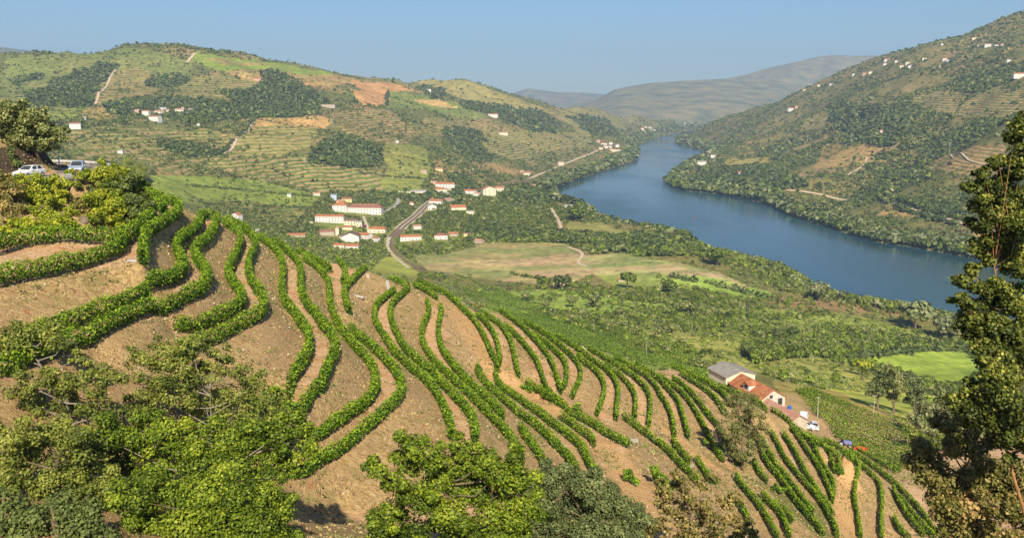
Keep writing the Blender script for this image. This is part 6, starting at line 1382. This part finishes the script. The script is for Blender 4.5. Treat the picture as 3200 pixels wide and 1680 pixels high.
for Dp, R, lb, mt in [([(470,466),(560,474),(640,481),(720,489),(800,497)], 3.0, 'long dark hedge between the two bright fields left of the village', lm_dark), ([(640,520),(720,521),(800,523),(840,527)], 3.0, 'hedge of round bushes just left of the manor', lm_dark), ([(480,506),(560,508),(640,512)], 3.2, 'pale olive hedge at the foot of the bright field', lm_olive),
    ([(655,290),(630,312),(600,340),(575,365),(556,388)], 4.0, 'dark hedge climbing beside the terraced field on the hill', lm_dark), ([(905,435),(960,442),(1020,448),(1060,450)], 3.0, 'hedge across the light green field above the upper village', lm_dark), ([(975,228),(972,250),(974,268)], 5.0, 'hedge along the edge of the pinkish field', lm_dark),
    ([(1190,606),(1290,608),(1400,608),(1500,612),(1600,640)], 4.5, 'dense hedge along the top of the dry field', lm_green), ([(1290,690),(1380,706),(1450,712)], 3.0, 'bushes along the lower edge of the dry field', lm_green), ([(1690,700),(1780,712),(1870,735),(1960,760)], 4.5, 'dark hedge below the green strip near the river', lm_dark),
    ([(1800,800),(1950,800),(2080,790)], 3.5, 'hedge crossing the scrub slope toward the river', lm_green), ([(2140,905),(2230,890),(2330,880),(2440,882)], 4.0, 'dark hedge along the top of the bright green field', lm_dark), ([(2240,932),(2330,962),(2410,982)], 1.6, 'low hedge along the lower edge of the bright green field', lm_dark)]:
    hedge(Dp, R, lb, mt)
for (x, y, rp, mt, lb, seed) in [(2190, 1172, 18, lm_yel, 'bright yellow bush beside the grey farm roof', 301), (2272, 1205, 9, lm_yel, 'small yellow bush in front of the farm house', 302), (2255, 1190, 14, lm_dark, 'dark brownish shrub between the farm roofs', 303), (2225, 1180, 20, lm_green, 'green tree at the left corner of the grey roof', 304), (1138, 712, 8, lm_purple, 'purple flowering bougainvillea beside the village steps', 305)]:
    X, Y, Z = hit(x, y)
    if seed in (301, 302, 303, 304): Y = 213.0 + (seed == 301) * 3; X = float(ray(x, y)[0]) * Y; Z = float(ground(np.array([X]), np.array([Y]))[0])
    R = rp / F * Y; r = empty('bush', (X, Y, Z), label=lb, cat='bush')
    c = mobj('crown', crown_mesh('crown', 420, 1, mt, seed, size=.24), r); c.scale = (R, R, R); c.location = (0, 0, R * .8)
    t = mobj('trunk', trunk_me, r); t.scale = (R, R, R)

# dry grass and weeds on the near banks
ng = 50000
gxx = rng.uniform(-.62, .62, ng); gyy = 34 + 165 * rng.random(ng) ** .8; gX = gxx * gyy
e1 = ground(gX + .8, gyy) - ground(gX - .8, gyy); e2 = ground(gX, gyy + .8) - ground(gX, gyy - .8); slope = np.hypot(e1, e2) / 1.6
gn = fbm(gX, gyy, 3.0, 55, 3)
kp = (slope > .26) & (gn > .44); gX, gyy, gn = gX[kp], gyy[kp], gn[kp]; gz_ = ground(gX, gyy)
C = np.stack([gX, gyy, gz_ + .1], 1); n = len(C)
Nn = unit(rng.normal(size=(n, 3)) * np.array([1, 1, .35])); sz = rng.uniform(.12, .36, n) * (gyy / 100) ** .3
grass_m = leaf_mat('dry_grass', (.24, .16, .07), (.50, .37, .18), (.24, .26, .07), .1, .8)
tag(mobj('dry_grass', np_mesh('dry_grass', leaf_quads(C, Nn, sz, .7), quad_faces(n), grass_m, tint=np.clip(rng.beta(1.6, 2.2, n) + (gn - .5) * .6, 0, 1))), 'dry grass and weeds tufting the terrace banks', 'grass', kind='stuff')

# loose stones and green weeds on the terraces
def near_scatter(n, smin, smax, gmin):
    u = rng.uniform(-.62, .62, n); y = 34 + 165 * rng.random(n) ** .8; x = u * y
    e1 = ground(x + .8, y) - ground(x - .8, y); e2 = ground(x, y + .8) - ground(x, y - .8); sl = np.hypot(e1, e2) / 1.6
    k = (sl > smin) & (sl < smax) & (fbm(x, y, 4.0, 155, 3) > gmin); return x[k], y[k], ground(x[k], y[k])
x, y, z = near_scatter(16000, .2, 9, .45); n = len(x); s_ = rng.uniform(.05, .22, n)[:, None] * (y[:, None] / 90) ** .3; c = np.stack([x, y, z + .02], 1)
D6 = np.array([(1, 0, 0), (0, 1, 0), (-1, 0, 0), (0, -1, 0), (.1, .1, .8), (0, 0, -.6)])
V = c[:, None, :] + D6[None] * s_[:, None, :] * rng.uniform(.6, 1.3, (n, 6, 1)); b_ = np.arange(n)[:, None] * 6
T3 = np.array([(0, 1, 4), (1, 2, 4), (2, 3, 4), (3, 0, 4), (1, 0, 5), (2, 1, 5), (3, 2, 5), (0, 3, 5)]); Fc = (b_[:, :, None] + T3[None]).reshape(-1, 3)
stone_m = leaf_mat('loose_stone', (.16, .11, .07), (.40, .30, .20), (.62, .52, .40), 0.0, .9)
tag(mobj('stones', np_mesh('stones', V.reshape(-1, 3), Fc, stone_m, tint=np.repeat(rng.beta(1.5, 2, n), 8))), 'loose stones scattered over the terrace banks', 'stones', kind='stuff')
x, y, z = near_scatter(40000, .12, 9, .54); n = len(x); nq = 4
C = np.repeat(np.stack([x, y, z + .12], 1), nq, 0) + rng.normal(size=(n * nq, 3)) * np.array([.16, .16, .06])
tag(mobj('weeds', np_mesh('weeds', leaf_quads(C, unit(rng.normal(size=(n * nq, 3)) + np.array([0, -.3, .6])), rng.uniform(.10, .24, n * nq) * np.repeat(y / 100, nq) ** .4), quad_faces(n * nq), lm_olive, tint=np.clip(.45 + .2 * rng.normal(size=n * nq), 0, 1))), 'green weeds on the terrace banks', 'weeds', kind='stuff')

# low growth covering the road bank
n = 26000; u = rng.uniform(-.62, -.40, n); y = rng.uniform(82, 132, n); x = u * y; z = ground(x, y); px_, py_ = project(x, y, z)
k = inside(px_ / DS, py_ / DS, P("-20 458 60 452 170 446 240 428 300 408 345 412 372 470 400 520 345 560 280 572 200 575 120 580 -20 590")) & (fbm(x, y, 3.5, 655, 3) > .47) & (x > -57.2)
x, y, z = x[k], y[k], z[k]; n = len(x); nq = 9; hh = .25 + .9 * np.clip(fbm(x, y, 3.5, 655, 3) - .45, 0, 1) * 4
C = np.repeat(np.stack([x, y, z], 1), nq, 0) + np.stack([rng.normal(size=n * nq) * .25, rng.normal(size=n * nq) * .25, rng.random(n * nq) * np.repeat(hh, nq)], 1)
tag(mobj('bank_growth', np_mesh('bank_growth', leaf_quads(C, unit(rng.normal(size=(n * nq, 3)) * .7 + np.array([.1, -.5, .8])), rng.uniform(.12, .24, n * nq)), quad_faces(n * nq), lm_yel, tint=np.clip(.35 + .22 * rng.normal(size=n * nq) + np.repeat((fbm(x, y, 6, 661, 2) - .5) * 1.0, nq), 0, 1))), 'tangled low growth covering the bank under the road', 'undergrowth', kind='stuff')
# ------------------------------------------------------------------ the air
hz = bpy.data.materials.new('haze'); hz.use_nodes = True; nt = hz.node_tree
for n in list(nt.nodes): nt.nodes.remove(n)
o_ = nt.nodes.new('ShaderNodeOutputMaterial'); pv = nt.nodes.new('ShaderNodeVolumePrincipled')
pv.inputs['Color'].default_value = (.50, .70, 1.0, 1); pv.inputs['Density'].default_value = HAZE; pv.inputs['Anisotropy'].default_value = 0.0
nt.links.new(pv.outputs[0], o_.inputs['Volume'])
tag(MB().box(-14000, 14000, -120, 14500, float(min(ZZ.min(), -205)) - 1, 760).build('haze', hz), kind='stuff')
